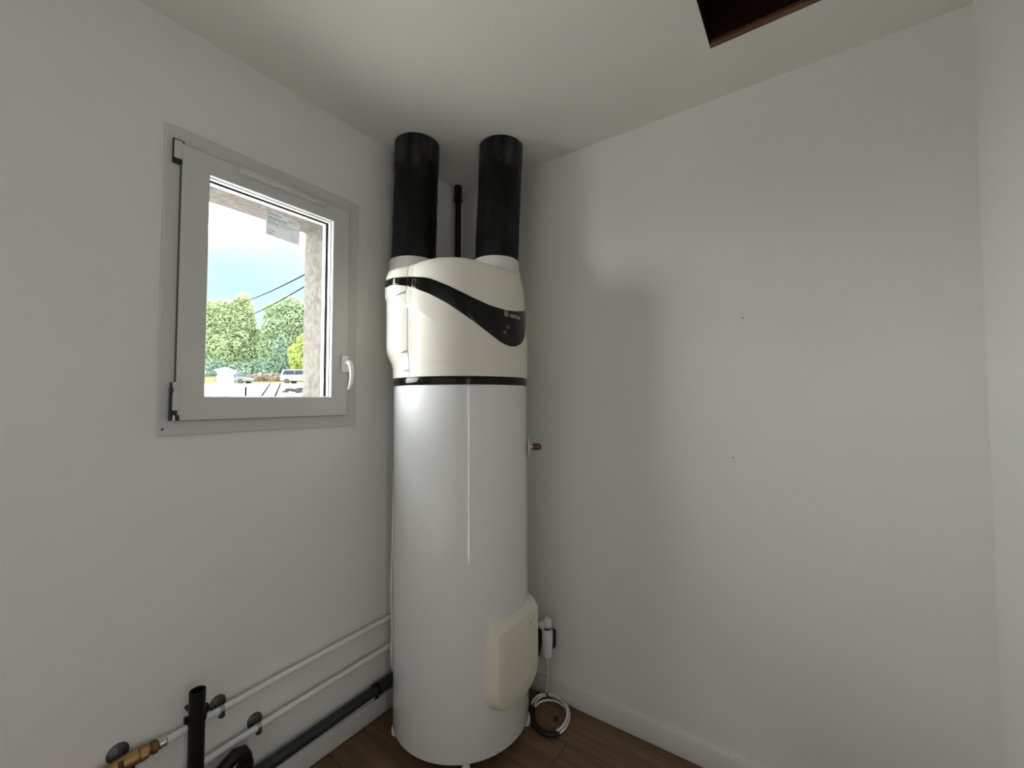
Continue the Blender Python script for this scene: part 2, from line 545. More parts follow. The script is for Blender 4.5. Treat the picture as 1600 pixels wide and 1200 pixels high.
# floor: underlay + laminate planks
fl = MB().box(-0.15, XR + 0.17, -3.9, 0.0, -0.08, -0.009).build('floor', M['subfloor'])
struct(fl, 'dark brown wood-look laminate floor')
PW, PL = 0.192, 1.285
row = 0
y = 0.0
plank_src = {}
while y > -3.9:
    y1 = max(y - PW, -3.9)
    x = -((row * 0.43) % 1.0) * PL
    while x < XR:
        xa, xb = max(x, 0.0), min(x + PL, XR)
        if xb - xa > 0.02:
            key = (round(xb - xa, 3), round(y - y1, 3))
            if key not in plank_src:
                o = MB().box(0.0008, xb - xa - 0.0008, -(y - y1) + 0.0008, -0.0008, -0.009, 0.0, 0.0012, 1).build('plank', M['plank'], fl)
                plank_src[key] = o
            else:
                o = plank_src[key].copy()
                COL.objects.link(o)
            o.location = (xa, y, 0)
        x += PL
    y = y1
    row += 1

far = bpy.data.objects['wall_far']
for x_, z_ in ((1.353, 1.649), (1.312, 1.143)):
    MB().lathe([(0, 0.0024), (0.0006, 0.0024), (0.0007, 0.0010)], (x_, -0.0001, z_), (0, -1, 0), 10).build('nail_head', M['dsteel'], far)
def baseboard(name, x0, x1, y0, y1, lab):
    b = MB().box(x0, x1, y0, y1, 0.003, 0.082, 0.003, 2)
    struct(b.build(name, M['base'], smooth=30), lab)
baseboard('baseboard_right', 0.0, XR, -0.013, 0.0, 'white baseboard along the plain wall')
baseboard('baseboard_left', 0.0, 0.013, YB, -0.013, 'white baseboard under the black drain pipe')
baseboard('baseboard_side', XR - 0.013, XR, YB, -0.013, 'white baseboard on the side wall')


# ------------------------------------------------------------------ window
FR = (-1.318, -0.668, 1.248, 2.173)
SA = (-1.279, -0.719, 1.292, 2.119)
GL = (-1.208, -0.789, 1.364, 2.054)
wf = MB().ring_prism(FR, (SA[0] + 0.012, SA[1] - 0.012, SA[2] + 0.012, SA[3] - 0.012), (0.0005, 0.011), 0.003).build('window_1', M['pvcframe'])
struct(wf, 'small white tilt-and-turn window over the pipes')
MB().ring_prism((OPEN[0] + 0.002, OPEN[1] - 0.002, OPEN[2] + 0.002, OPEN[3] - 0.002), (-1.262, -0.738, 1.312, 2.104), (-0.066, 0.0)).build('frame_lining', M['pvcframe'], wf)
struct(MB().box(-0.30, -0.068, EXT[0], EXT[1], EXT[2] - 0.02, EXT[2] + 0.012, 0.003).build('trim_2', M['sill']), 'grey stone outer window sill')
sash = MB().ring_prism(SA, GL, (-0.002, 0.030), 0.0035).build('sash', M['pvcframe'], wf)
MB().ring_prism((GL[0] - 0.05, GL[1] + 0.04, GL[2] - 0.045, GL[3] + 0.045), GL, (-0.046, -0.0235), 0.002).build('outer_sash', M['pvcframe'], wf)
MB().ring_prism((GL[0] - 0.05, GL[1] + 0.04, GL[2] - 0.045, GL[3] + 0.045), (GL[0] + 0.0015, GL[1] - 0.0015, GL[2] + 0.0015, GL[3] - 0.0015), (-0.0225, -0.0035)).build('glazing_spacer', M['spacer'], sash)
MB().ring_prism((SA[0] - 0.0014, SA[1] + 0.0014, SA[2] - 0.0016, SA[3] + 0.0014), SA, (0.0095, 0.0135)).build('sash_shade_line', M['sash_shade'], wf)  # grey strip paints the shadow line round the sash
MB().box(0.0095, 0.0200, SA[0] - 0.0016, SA[0] - 0.0004, SA[2], SA[3] - 0.02).build('hinge_gap_shade', M['gap_shade'], wf)  # dark strip paints the shade in the hinge-side gap
# slim inner glazing bead
MB().ring_prism(GL, (GL[0] + 0.0025, GL[1] - 0.0025, GL[2] + 0.0025, GL[3] - 0.0025), (-0.002, 0.013), 0.001).build('glazing_bead', M['pvcframe'], sash)
for xg in (-0.0015, -0.0215):
    MB().box(xg - 0.0012, xg + 0.0012, GL[0] - 0.012, GL[1] + 0.012, GL[2] - 0.012, GL[3] + 0.012).build('glass_pane', M['glass'], sash)
# air inlet
vent = MB().box(0.011, 0.050, -1.132, -0.832, 2.094, 2.113, 0.004, 2).build('air_vent', M['pvcframe'], wf, smooth=30)
# hinges
h = MB().box(0.010, 0.019, -1.3010, -1.2735, 2.058, 2.1315, 0.0015).build('hinge', M['hinge'], wf)
h['label'] = 'dark metal hinge with a white cover cap at the top corner'
MB().box(0.017, 0.0215, -1.2983, -1.2772, 2.073, 2.1275, 0.0015).build('hinge_cap', M['pvcframe'], h)
MB().lathe([(0, 0.0055), (0.012, 0.007)], (0.020, -1.287, 2.058), (0, 0, 1), 14).build('hinge_pin', M['hinge'], h)
h = MB().box(0.010, 0.031, -1.291, -1.276, 1.30, 1.405, 0.002).build('hinge', M['hinge'], wf)
h['label'] = 'dark metal hinge with a half open white cover at the bottom corner'
MB().box(0.026, 0.035, -1.2895, -1.273, 1.322, 1.406, 0.003).build('hinge_cap', M['pvcframe'], h)
MB().box(0.026, 0.040, -1.297, -1.291, 1.375, 1.389, 0.001).build('hinge_clip', M['hinge'], h)
MB().lathe([(0, 0.0025), (0.08, 0.0025)], (0.034, -1.2955, 1.30), (0, 0, 1), 8).build('hinge_pin', M['hinge'], h)
for k, yy in enumerate((-1.294, -1.2855, -1.277)):
    MB().lathe([(0, 0.0045), (0.016, 0.0045)], (0.034, yy, 1.293), (0, 0, 1), 12).build('hinge_knuckle', M['steel'] if k == 1 else M['hinge'], h)
MB().lathe([(0, 0.003), (0.003, 0.003)], (0.010, -1.305, 1.268), (1, 0, 0), 10).build('screw_cap', M['dark'], wf)
# handle: rosette + lever
hd = MB().box(0.030, 0.041, -0.7505, -0.7205, 1.462, 1.529, 0.0045, 3).build('window_handle', M['handle'], wf, smooth=40)
MB().lathe([(0, 0.0115), (0.02, 0.010), (0.032, 0.0105)], (0.038, -0.735, 1.499), (1, 0, 0), 16).build('handle_neck', M['handle'], hd, smooth=40)
lv = MB()
path = [(0.062, -0.737, 1.502), (0.072, -0.736, 1.496), (0.079, -0.735, 1.478), (0.081, -0.734, 1.455), (0.079, -0.734, 1.430), (0.072, -0.735, 1.408), (0.064, -0.736, 1.394)]
lv.tube(path, [0.009, 0.0105, 0.0100, 0.0090, 0.0080, 0.007, 0.0055], 12)
lv.build('handle_lever', M['handle'], hd, smooth=60)

# label on the glass
lab = empty('glass_label', (-0.0018, -0.966, 1.975), 'grey printed glazing label with barcode stuck on the window glass', 'label')
Yl, Yr = -1.028, -0.906
def lz(yy, v):       # v = 0 bottom .. 1 top (the label sits very slightly tilted)
    k = (yy - Yl) / (Yr - Yl)
    return (1.933 - 0.006 * k) + v * 0.089
b = MB()
cs = []
outl = [(Yl, 0), (Yr, 0), (Yr, 0.90), (Yr - 0.008, 1.0), (Yl, 1.0)]
f = b.face([(-0.0021, yy, lz(yy, v)) for yy, v in outl])
r = bmesh.ops.extrude_face_region(b.bm, geom=[f])
for v in r['geom']:
    if isinstance(v, bmesh.types.BMVert):
        v.co.x += 0.0004
b.build('paper', M['paper'], lab)
ink = MB()
def dash(u0, u1, v, h_):
    ya, yb = Yl + u0 * (Yr - Yl), Yl + u1 * (Yr - Yl)
    pts = [(-0.0015, ya, lz(ya, v)), (-0.0015, yb, lz(yb, v)), (-0.0015, yb, lz(yb, v + h_)), (-0.0015, ya, lz(ya, v + h_))]
    ink.face(pts)
random.seed(3)
u = 0.06
while u < 0.60:
    w_ = random.choice((0.006, 0.010, 0.016))
    dash(u, u + w_, 0.715, 0.06)
    u += w_ + random.choice((0.005, 0.008))
def line(u0, u1, v, h_, wl=(0.03, 0.08)):
    u = u0
    while u < u1:
        a = random.uniform(*wl)
        dash(u, min(u + a, u1), v, h_)
        u += a + 0.014
line(0.06, 0.44, 0.875, 0.035)
line(0.66, 0.90, 0.86, 0.022); line(0.62, 0.78, 0.80, 0.022); line(0.80, 0.92, 0.775, 0.016)
line(0.05, 0.30, 0.655, 0.02); line(0.34, 0.60, 0.655, 0.02)
line(0.05, 0.26, 0.60, 0.014); line(0.38, 0.96, 0.60, 0.018)
line(0.06, 0.36, 0.535, 0.032, (0.05, 0.10)); line(0.42, 0.80, 0.53, 0.02)
line(0.05, 0.40, 0.475, 0.014); line(0.45, 0.70, 0.475, 0.012)
line(0.05, 0.28, 0.205, 0.024); line(0.05, 0.24, 0.10, 0.026)
line(0.70, 0.90, 0.33, 0.014); line(0.72, 0.86, 0.255, 0.014); line(0.72, 0.94, 0.18, 0.014); line(0.72, 0.94, 0.11, 0.018)
ink.build('print', M['ink'], lab, fix=False)['kind'] = 'stuff'

# ------------------------------------------------------------------ water heater
HC = Vector((0.317, -0.3605, 0))
R0 = 0.2807
ZB = 1.4405          # bottom of the hood
Z0 = 0.060           # bottom of the tank
heater = empty('water_heater', (HC.x, HC.y, 0.0), 'tall white cylindrical heat pump water heater with cream hood and black swoosh in the corner', 'water heater')

def PZ(phi, z, rad):
    a = D2R(phi)
    p = HC + RT * (math.sin(a) * rad) - FH * (math.cos(a) * rad)
    return Vector((p.x, p.y, z))
def sstep(a, b_, x):
    t = min(1.0, max(0.0, (x - a) / (b_ - a)))
    return t * t * (3 - 2 * t)
def tab(T, x):
    if x <= T[0][0]:
        return T[0][1]
    for (x0, y0), (x1, y1) in zip(T, T[1:]):
        if x <= x1:
            return y0 + (y1 - y0) * (x - x0) / (x1 - x0)
    return T[-1][1]
def smooth_tab(T, x, wdt=5.0):
    return sum(tab(T, x + d) for d in (-wdt, -wdt / 2, 0, wdt / 2, wdt)) / 5
ZT = [(-180, 1.895), (-75, 1.885), (-55, 1.868), (-42, 1.862), (-30, 1.872), (-14, 1.882), (6, 1.882), (16, 1.876), (30, 1.866), (50, 1.870), (85, 1.905), (180, 1.895)]
CREASE = [(-180, 1.772), (-75, 1.768), (-60, 1.757), (-45, 1.735), (-35, 1.703), (-22, 1.665), (-12, 1.637), (-5, 1.616), (40, 1.5)]
def seam_phi(z):
    return -36.5
def hood_r(phi, z):
    phi = (phi + 180) % 360 - 180
    bl = (1 - sstep(-50, -30, phi)) if phi < 0 else 0
    if phi < -110:
        bl *= 1 - sstep(110, 160, -phi)
    r = R0 + 0.004 + 0.026 * bl * sstep(1.475, 1.565, z)
    if phi < 0:
        zc = smooth_tab(CREASE, phi)
        fade = 1 - sstep(-30, -10, phi)
        r += 0.0065 * sstep(zc - 0.003, zc + 0.004, z) * fade * (1 - 0.75 * sstep(zc + 0.03, zc + 0.12, z))
    rs = sstep(20, 80, phi) if phi > 0 else 0
    if phi > 130:
        rs *= 1 - sstep(130, 170, phi)
    r -= rs * 0.010 * sstep(1.58, 1.75, z)
    # slightly proud fascia above the lower rim line
    if -36 < phi < 100:
        r += 0.0014 * sstep(1.489, 1.4935, z) * (1 - sstep(60, 100, phi))
    # seam groove between rear shell and fascia
    g = max(0.0, 1 - abs(phi - seam_phi(z)) / 0.55)
    if z < 1.72 or z > 1.775:
        r -= 0.002 * g
    zt = smooth_tab(ZT, phi)
    h_ = 0.05 + 0.10 * rs
    ins = 0.014 + 0.032 * rs
    t = (z - (zt - h_)) / h_
    if t > 0:
        t = min(t, 1.0)
        r -= ins * (1 - math.sqrt(max(0.0, 1 - t * t)))
    return r

# tank
b = MB()
n = 128
prof = [(Z0, R0 - 0.012), (Z0, R0 - 0.003), (Z0 + 0.0015, R0 - 0.0008), (Z0 + 0.005, R0), (0.4, R0), (0.8, R0), (1.2, R0), (1.402, R0), (1.409, R0 - 0.0015), (1.412, R0 - 0.006)]
b.quadgrid([[PZ(360 * k / n, z, rr) for k in range(n)] for z, rr in prof], close=True)
tank = b.build('tank', M['tank'], heater, smooth=40)
b = MB()
b.lathe([(Z0 - 0.028, R0 - 0.035), (Z0 - 0.004, R0 - 0.016), (Z0 + 0.004, R0 - 0.013)], (HC.x, HC.y, 0), n=64)
b.build('base_ring', M['dark'], heater, smooth=40)
# black ring between tank and hood
b = MB()
b.quadgrid([[PZ(360 * k / n, z, rr) for k in range(n)] for z, rr in
            [(1.4095, R0 - 0.008), (1.4100, R0 + 0.0014), (1.4125, R0 + 0.0026), (1.437, R0 + 0.0026), (1.4395, R0 + 0.0014), (1.441, R0 - 0.008)]], close=True)
b.build('trim_ring', M['gloss_black'], heater, smooth=50)
# hood
phis = []
p_ = -180.0
while p_ < 179.9:
    phis.append(p_)
    p_ += 0.5 if -46 < p_ < -27 else (1.0 if -100 < p_ < 95 else 4.0)
rows = []
NV = 88
for i in range(NV + 1):
    v = i / NV
    row_ = []
    for ph in phis:
        zt = smooth_tab(ZT, ph)
        z = ZB + (zt - ZB) * (1 - (1 - v) ** 1.15)
        row_.append(PZ(ph, z, hood_r(ph, z)))
    rows.append(row_)
rows.insert(0, [PZ(ph, ZB - 0.0005, hood_r(ph, ZB) - 0.012) for ph in phis])
top = rows[-1]
for k, sft in ((0.9, 0.002), (0.6, 0.006), (0.3, 0.008)):
    rows.append([Vector((HC.x + (p.x - HC.x) * k, HC.y + (p.y - HC.y) * k, p.z * k + (1 - k) * 1.893 + sft)) for p in top])
b = MB()
g = b.quadgrid(rows, close=True)
b.bm.faces.new(g[-1])
hood = b.build('hood', M['hood'], heater, smooth=65)

# black swoosh band
TOPC = [(-180, 1.855), (-85, 1.855), (-75, 1.849), (-62, 1.832), (-45, 1.8225), (-33, 1.8185), (-18, 1.805), (-3, 1.7729), (15.7, 1.7283), (28, 1.706), (37, 1.6995), (46, 1.6975), (56, 1.702), (68, 1.7135), (78, 1.726), (90, 1.735)]
BOTC = [(-180, 1.828), (-85, 1.828), (-75, 1.822), (-62, 1.803), (-48.7, 1.7965), (-36, 1.784), (-18, 1.7472), (-3.3, 1.7067), (10.9, 1.6583), (25.7, 1.6074), (36.8, 1.5731), (42, 1.5635), (46.4, 1.5595), (50, 1.5585), (54.2, 1.5605), (60, 1.570), (64.8, 1.5823), (70, 1.603), (73.8, 1.6252), (78, 1.650), (82, 1.690), (84.5, 1.7305)]
b = MB()
cols = []
ph = -120.0
while ph <= 84.4:
    zt, zb = smooth_tab(TOPC, ph, 3), smooth_tab(BOTC, ph, 1.6)
    if zt - zb < 0.004:
        zb = zt - 0.004
    cols.append((ph, zb, zt))
    ph += 1.0
rows = []
NB = 10
for ph, zb, zt in cols:
    r_ = [PZ(ph, zb + 0.0005, hood_r(ph, zb) - 0.003)]
    for k in range(NB + 1):
        z = zb + (zt - zb) * k / NB
        off = 0.0032 if 0 < k < NB else 0.0018
        gph = abs(ph + 33.0)
        if gph < 0.6:
            off -= 0.002
        r_.append(PZ(ph, z, max(hood_r(ph, z), hood_r(ph + 0.8, z) - 0.004) + off))
    r_.append(PZ(ph, zt - 0.0005, hood_r(ph, zt) - 0.003))
    rows.append(r_)
b.quadgrid(rows)
swoosh = b.build('control_band', M['gloss_black'], heater, smooth=60)
swoosh['label'] = 'glossy black swoosh control band'

# lettering and emblem wrapped on the band
def wrap_mesh(me_pts_faces, phi0, zc, scale_x, parent, name, m, off=0.0040):
    pts, faces = me_pts_faces
    rad = hood_r(phi0 + 6, zc)
    b = MB()
    vv = []
    for x, y in pts:
        ph = phi0 + math.degrees(x / rad)
        z = zc + y
        vv.append(b.bm.verts.new(PZ(ph, z, hood_r(ph, z) + off)))
    for f in faces:
        try:
            b.bm.faces.new([vv[i] for i in f])
        except ValueError:
            pass
    return b.build(name, m, parent, fix=False)
cu = bpy.data.curves.new('wordmark', 'FONT')
cu.body = 'ARISTON'
cu.size = 0.0195
cu.space_character = 1.08
to = bpy.data.objects.new('wordmark', cu)
COL.objects.link(to)
dg = bpy.context.evaluated_depsgraph_get()
tm = bpy.data.meshes.new_from_object(to.evaluated_get(dg))
pts = [(v.co.x, v.co.y) for v in tm.vertices]
fcs = [list(p.vertices) for p in tm.polygons]
bpy.data.objects.remove(to)
wid = max(p[0] for p in pts)
sx = 0.072 / wid
wrap_mesh(([(x * sx + 0.0225, y - 0.0065) for x, y in pts], fcs), 42.6, 1.6785, 1, swoosh, 'wordmark', M['print'])
# emblem: small house with a peaked roof around an open ring
P, F = [], []
def strip(path_, wd, closed=False):
    n_ = len(path_)
    base = len(P)
    for i, (x, y) in enumerate(path_):
        x0, y0 = path_[i - 1] if (i or closed) else path_[i]
        x1, y1 = path_[(i + 1) % n_] if (i < n_ - 1 or closed) else path_[i]
        dx, dy = x1 - x0, y1 - y0
        l_ = math.hypot(dx, dy) or 1
        P.append((x - dy / l_ * wd / 2, y + dx / l_ * wd / 2))
        P.append((x + dy / l_ * wd / 2, y - dx / l_ * wd / 2))
    for i in range(n_ if closed else n_ - 1):
        j = (i + 1) % n_
        F.append([base + 2 * i, base + 2 * i + 1, base + 2 * j + 1, base + 2 * j])
strip([(-0.001, -0.007), (0.016, -0.007), (0.016, 0.007), (-0.001, 0.007)], 0.0024, True)
strip([(-0.003, 0.0095), (0.0075, 0.0175), (0.018, 0.0095)], 0.0024)
strip([(0.0075 + 0.0035 * math.cos(a), 0.0 + 0.0035 * math.sin(a)) for a in [2 * PI * k / 10 for k in range(10)]], 0.0018, True)
wrap_mesh((P, F), 42.0, 1.6815, 1, swoosh, 'emblem', M['print'])
# dim buttons / indicators on the control band
for ph, z, rr in ((41.7, 1.6095, 0.0075), (44.7, 1.631, 0.009), (59.4, 1.6074, 0.006)):
    P, F = [], []
    P = [(rr * math.cos(2 * PI * k / 16), rr * math.sin(2 * PI * k / 16)) for k in range(16)]
    wrap_mesh((P, [list(range(16))]), ph, z, 1, swoosh, 'touch_button', M['dimprint'])
# latch slots on the rear shell, groove shade given by grey strips
for (pa, za), (pb, zb) in (((-45.5, 1.7515), (-37.2, 1.763)), ((-42.5, 1.533), (-37.2, 1.5395)), ((-43.2, 1.4645), (-37.2, 1.4665))):
    b = MB()
    rr_ = []
    for k in range(7):
        ph = pa + (pb - pa) * k / 6
        z = za + (zb - za) * k / 6
        hh = 0.0045 * (0.4 + 0.6 * k / 6)
        rr_.append([PZ(ph, z - hh, hood_r(ph, z) + 0.0012), PZ(ph, z + hh, hood_r(ph, z) + 0.0016), PZ(ph, z + hh, hood_r(ph, z) - 0.002)])
    b.quadgrid(rr_)
    b.build('latch_slot', M['slot'], hood, smooth=40)
# duct collars
for cx, cy in ((0.1275, -0.4645), (0.4255, -0.2545)):
    b = MB()
    b.lathe([(0, 0.108), (0.026, 0.108), (0.034, 0.103), (0.079, 0.1015), (0.082, 0.099), (0.082, 0.090)], (cx, cy, 1.875), n=64)
    b.build('duct_collar', M['collar'], heater, smooth=40)
# electrical cover on the lower right
b = MB()
PHN = 56.0
NRM = RT * math.sin(D2R(PHN)) - FH * math.cos(D2R(PHN))
TNG = RT * math.cos(D2R(PHN)) + FH * math.sin(D2R(PHN))
def shield(sw, zt_, zbm, zsh):
    pts = []
    for k in range(7):
        pts.append((-sw + 2 * sw * k / 6, zt_))
    for k in range(1, 5):
        pts.append((sw, zt_ + (zsh - zt_) * k / 4))
    for k in range(1, 24):
        a = PI * k / 24
        cx_, cz_ = math.cos(a), math.sin(a)
        ex = 2.0 / 2.7
        pts.append((sw * math.copysign(abs(cx_) ** ex, cx_), zsh - (zsh - zbm) * abs(cz_) ** ex))
    for k in range(0, 4):
        pts.append((-sw, zsh + (zt_ - zsh) * k / 4))
    return pts
def face_d(s, bulge):
    return bulge - 0.10 * s * s
rows = []
for sw, zt_, zbm, zsh, d, flat in ((0.152, 0.538, 0.196, 0.31, 0.0, 0), (0.149, 0.533, 0.199, 0.31, 0.258, 1), (0.1415, 0.508, 0.203, 0.31, 0.2845, 1), (0.1385, 0.5015, 0.2055, 0.31, 0.2915, 1), (0.136, 0.498, 0.2075, 0.31, 0.2925, 1), (0.09, 0.46, 0.25, 0.33, 0.2955, 1), (0.04, 0.42, 0.30, 0.35, 0.297, 1)):
    row_ = []
    for s, z in shield(sw, zt_, zbm, zsh):
        rt_ = math.sqrt(R0 * R0 - s * s)
        dd = d if flat else rt_ - 0.004
        if flat and sw > 0.13:
            dd = max(dd, rt_ + (0.003 if sw > 0.145 else 0.008))
        row_.append(HC + NRM * dd + TNG * s + Vector((0, 0, z)))
    rows.append(row_)
g = b.quadgrid(rows, close=True)
b.bm.faces.new(g[-1])
cov = b.build('element_cover', M['cover'], heater, smooth=24)
cov['label'] = 'cream shield-shaped cover on the lower tank'
q = HC + NRM * 0.2945 + TNG * 0.075 + Vector((0, 0, 0.462))
MB().lathe([(0, 0.004), (0.0012, 0.004)], q, NRM, 12).build('cover_screw', M['slot'], cov)
# feet
for ph, rr_, hf in ((-78.0, 0.270, 0.044), (10.0, 0.252, 0.060), (88.0, 0.2705, 0.058), (180.0, 0.250, 0.060)):
    b = MB()
    q = PZ(ph, 0, rr_)
    b.lathe([(0.0, 0.013), (0.010, 0.0155), (hf * 0.55, 0.0155), (hf * 0.8, 0.012), (hf, 0.007)], q, n=20)
    b.build('foot', M['collar'], heater, smooth=50)
# side connection: white rosette and brass cap
q = PZ(91.0, 1.149, R0 - 0.002)
MB().lathe([(0, 0.010), (0.004, 0.012), (0.005, 0.048), (0.008, 0.048), (0.013, 0.030), (0.016, 0.012)], q, RT, 32).build('rosette', M['collar'], heater, smooth=40)
br = MB().lathe([(0.014, 0.006), (0.028, 0.006)], q, RT, 14).build('outlet_stub', M['nickel'], heater, smooth=40)
b = MB()
b.lathe([(0.027, 0.011), (0.029, 0.0145), (0.036, 0.0150), (0.040, 0.0135), (0.050, 0.0150), (0.057, 0.0135), (0.062, 0.009), (0.064, 0.004)], q, RT, 12)
b.build('brass_cap', M['dbrass'], heater, smooth=30)
# white cable down the left flank
b = MB()
cpts = []
for z, ph, rr in ((1.10, -88, 0.283), (0.98, -86, 0.2835), (0.84, -84, 0.284), (0.74, -82.0, 0.2845), (0.65, -79.5, 0.2862), (0.55, -79.0, 0.2866), (0.46, -81, 0.285), (0.40, -84, 0.285), (0.34, -80, 0.2866), (0.28, -82, 0.286), (0.23, -86, 0.284)):
    cpts.append(PZ(ph, z, rr + 0.001))
b.tube(cpts, 0.0042, 8)
b.build('side_cable', M['cable'], heater, smooth=60)

# slight lean of the whole heater, as in the photograph (pivot at the trim ring)
ang = D2R(0.36)
piv = Vector((HC.x, HC.y, 1.42))
Rm = Matrix.Translation(piv) @ Matrix.Rotation(ang, 4, -FH) @ Matrix.Translation(-piv)
mw = Rm @ Matrix.Translation(Vector((HC.x, HC.y, 0)))
heater.location = mw.to_translation()
heater.rotation_euler = mw.to_euler()

# ------------------------------------------------------------------ air ducts
def duct(bx, by, tx, ty, zb, lab, seed):
    random.seed(seed)
    root = empty('air_duct', (bx, by, zb), lab, 'duct', 'air ducts on top of the water heater')
    RD = 0.0955
    n_ = 72
    def prof_row(z, rr):
        k = (z - zb) / (CZ - zb)
        c = Vector((bx + (tx - bx) * k, by + (ty - by) * k, z))
        return [c + Vector((math.cos(2 * PI * i / n_), math.sin(2 * PI * i / n_), 0)) * (rr + 0.0009 * math.sin(7 * 2 * PI * i / n_ + seed + z * 11) * math.sin(z * 37 + i * 0.21)) for i in range(n_)]
    zs = [zb + (CZ - 0.001 - zb) * i / 46 for i in range(47)]
    folds = [zb + f_ for f_ in (0.10, 0.19, 0.29)]
    rows = []
    for z in zs:
        rr = RD
        for f_ in folds:
            rr += 0.0012 * math.exp(-((z - f_) / 0.008) ** 2)
        rows.append(prof_row(z, rr))
    b = MB()
    g = b.quadgrid(rows, close=True)
    b.bm.faces.new(g[0][::-1]); b.bm.faces.new(g[-1])
    b.build('duct_sleeve', M['duct'], root, smooth=60)
    # tape wrapped round the top, ragged lower edge
    b = MB()
    rows = []
    for j in range(9):
        row_ = []
        for i in range(n_):
            a = 2 * PI * i / n_
            low = CZ - 0.135 + 0.020 * math.sin(3 * a + seed) + 0.010 * math.sin(7 * a + seed * 2)
            z = low + (CZ - 0.0015 - low) * j / 8
            k = (z - zb) / (CZ - zb)
            c = Vector((bx + (tx - bx) * k, by + (ty - by) * k, z))
            row_.append(c + Vector((math.cos(a), math.sin(a), 0)) * (RD + 0.0012 + (0.0013 if j else -0.002)))
        rows.append(row_)
    b.quadgrid(rows, close=True)
    b.build('tape_wrap', M['tape'], root, smooth=60)
    return root
duct(0.1275, -0.4645, 0.125, -0.447, 1.952, 'left black insulated air duct from heater to ceiling, nearer the window', 1)
duct(0.4255, -0.2545, 0.423, -0.217, 1.952, 'right black insulated air duct from heater to ceiling, nearer the plain wall', 5)

# thin black vent pipe in the corner behind the heater
vp = empty('vent_pipe', (0.03, -0.07, 0.0), 'thin black vertical pipe in the corner between the two ducts', 'pipe')
MB().tube([(0.0285, -0.07, 0.005), (0.0285, -0.07, CZ - 0.006)], 0.0165, 20).build('pipe_run', M['pvc'], vp, smooth=40)
MB().lathe([(0, 0.0165), (0.003, 0.0225), (0.012, 0.0235), (0.020, 0.0205), (0.082, 0.0205), (0.084, 0.0175)], (0.0285, -0.07, CZ - 0.085), n=24).build('coupling', M['pvc'], vp, smooth=30)

# ------------------------------------------------------------------ pipes on the left wall
def rosette_clip(parent, x, y, z, rp):
    """wall rosette, stem and ring clamp round a pipe running along y"""
    r = MB()
    r.lathe([(0.0, 0.0235), (0.003, 0.0235), (0.008, 0.018), (0.010, 0.009), (0.016, 0.006)], (0.0005, y - 0.001, z + 0.010), (1, 0, 0), 24)
    ro = r.build('clip_rosette', M['dsteel'], parent, smooth=40)
    c = MB()
    n_ = 20
    rows = []
    for k in range(n_ + 1):
        a = 2 * PI * k / n_
        d = Vector((math.cos(a), 0, math.sin(a)))
        ctr = Vector((x, y, z))
        rows.append([ctr + d * (rp + 0.0002) + Vector((0, -0.006, 0)), ctr + d * (rp + 0.0022) + Vector((0, -0.006, 0)),
                     ctr + d * (rp + 0.0022) + Vector((0, 0.006, 0)), ctr + d * (rp + 0.0002) + Vector((0, 0.006, 0))])
    c.quadgrid(rows)
    c.build('clip_ring', M['steel'], parent, smooth=40)
    s = MB()
    s.box(x - 0.002, x + 0.008, y - 0.005, y + 0.005, z - rp - 0.013, z - rp - 0.001, 0.001)
    s.lathe([(0, 0.0035), (0.014, 0.0035), (0.0145, 0.005), (0.017, 0.005)], (x + 0.003, y - 0.009, z - rp - 0.008), (0, 1, 0), 10)
    s.build('clip_screw', M['dsteel'], parent, smooth=30)

XP = 0.028
RP = 0.0105
up = empty('water_pipe', (XP, -0.87, 0.40), 'upper white water pipe on the left wall ending in a brass valve', 'pipe', 'white water pipes')
MB().tube([(XP, -1.282, 0.386), (XP, -1.0, 0.398), (XP, -0.42, 0.4085)], RP, 16).build('pipe_run', M['wpipe'], up, smooth=40)
rosette_clip(up, XP, -1.141, 0.3915, RP)
# valve in brass, left end of the upper pipe
ax = Vector((0, -1, -0.012)).normalized()
MB().lathe([(0, 0.0125), (0.003, 0.0145), (0.008, 0.0145), (0.010, 0.012), (0.013, 0.0145), (0.019, 0.0145), (0.021, 0.012)], (XP, -1.279, 0.386), ax, 18).build('compression_ring', M['nickel'], up, smooth=30)
MB().lathe([(0, 0.012), (0.001, 0.0175), (0.014, 0.0175), (0.015, 0.013)], (XP, -1.300, 0.386), ax, 6).build('dark_nut', M['dbrass'], up)
vb = MB().lathe([(0, 0.012), (0.006, 0.0135), (0.008, 0.0185), (0.022, 0.0185), (0.024, 0.0155), (0.028, 0.0155), (0.030, 0.020), (0.055, 0.0205), (0.075, 0.0185), (0.085, 0.015), (0.10, 0.0135), (0.40, 0.0135)], (XP, -1.313, 0.3858), ax, 20).build('valve_body', M['brass'], up, smooth=35)
MB().lathe([(0, 0.014), (0.0008, 0.0205), (0.015, 0.0205), (0.0158, 0.015)], (XP, -1.324, 0.3857), ax, 6).build('hex_nut', M['brass'], up)
hdl = MB()
hdl.lathe([(0, 0.0075), (0.022, 0.0075), (0.023, 0.016), (0.034, 0.0175), (0.036, 0.013)], (XP + 0.012, -1.358, 0.374), (0.35, 0, -0.93), 16)
hdl.build('valve_knob', M['pvc'], up, smooth=35)
MB().tube([(XP + 0.020, -1.382, 0.405), (XP + 0.024, -1.381, 0.388), (XP + 0.024, -1.380, 0.362), (XP + 0.02, -1.379, 0.335)], [0.0055, 0.006, 0.006, 0.005], 10).build('valve_lever', M['redlever'], up, smooth=60)
r_ = MB().lathe([(0.0, 0.024), (0.003, 0.024), (0.009, 0.018), (0.012, 0.009), (0.018, 0.006)], (0.0005, -1.378, 0.405), (1, 0, 0), 24).build('clip_rosette', M['dsteel'], up, smooth=40)

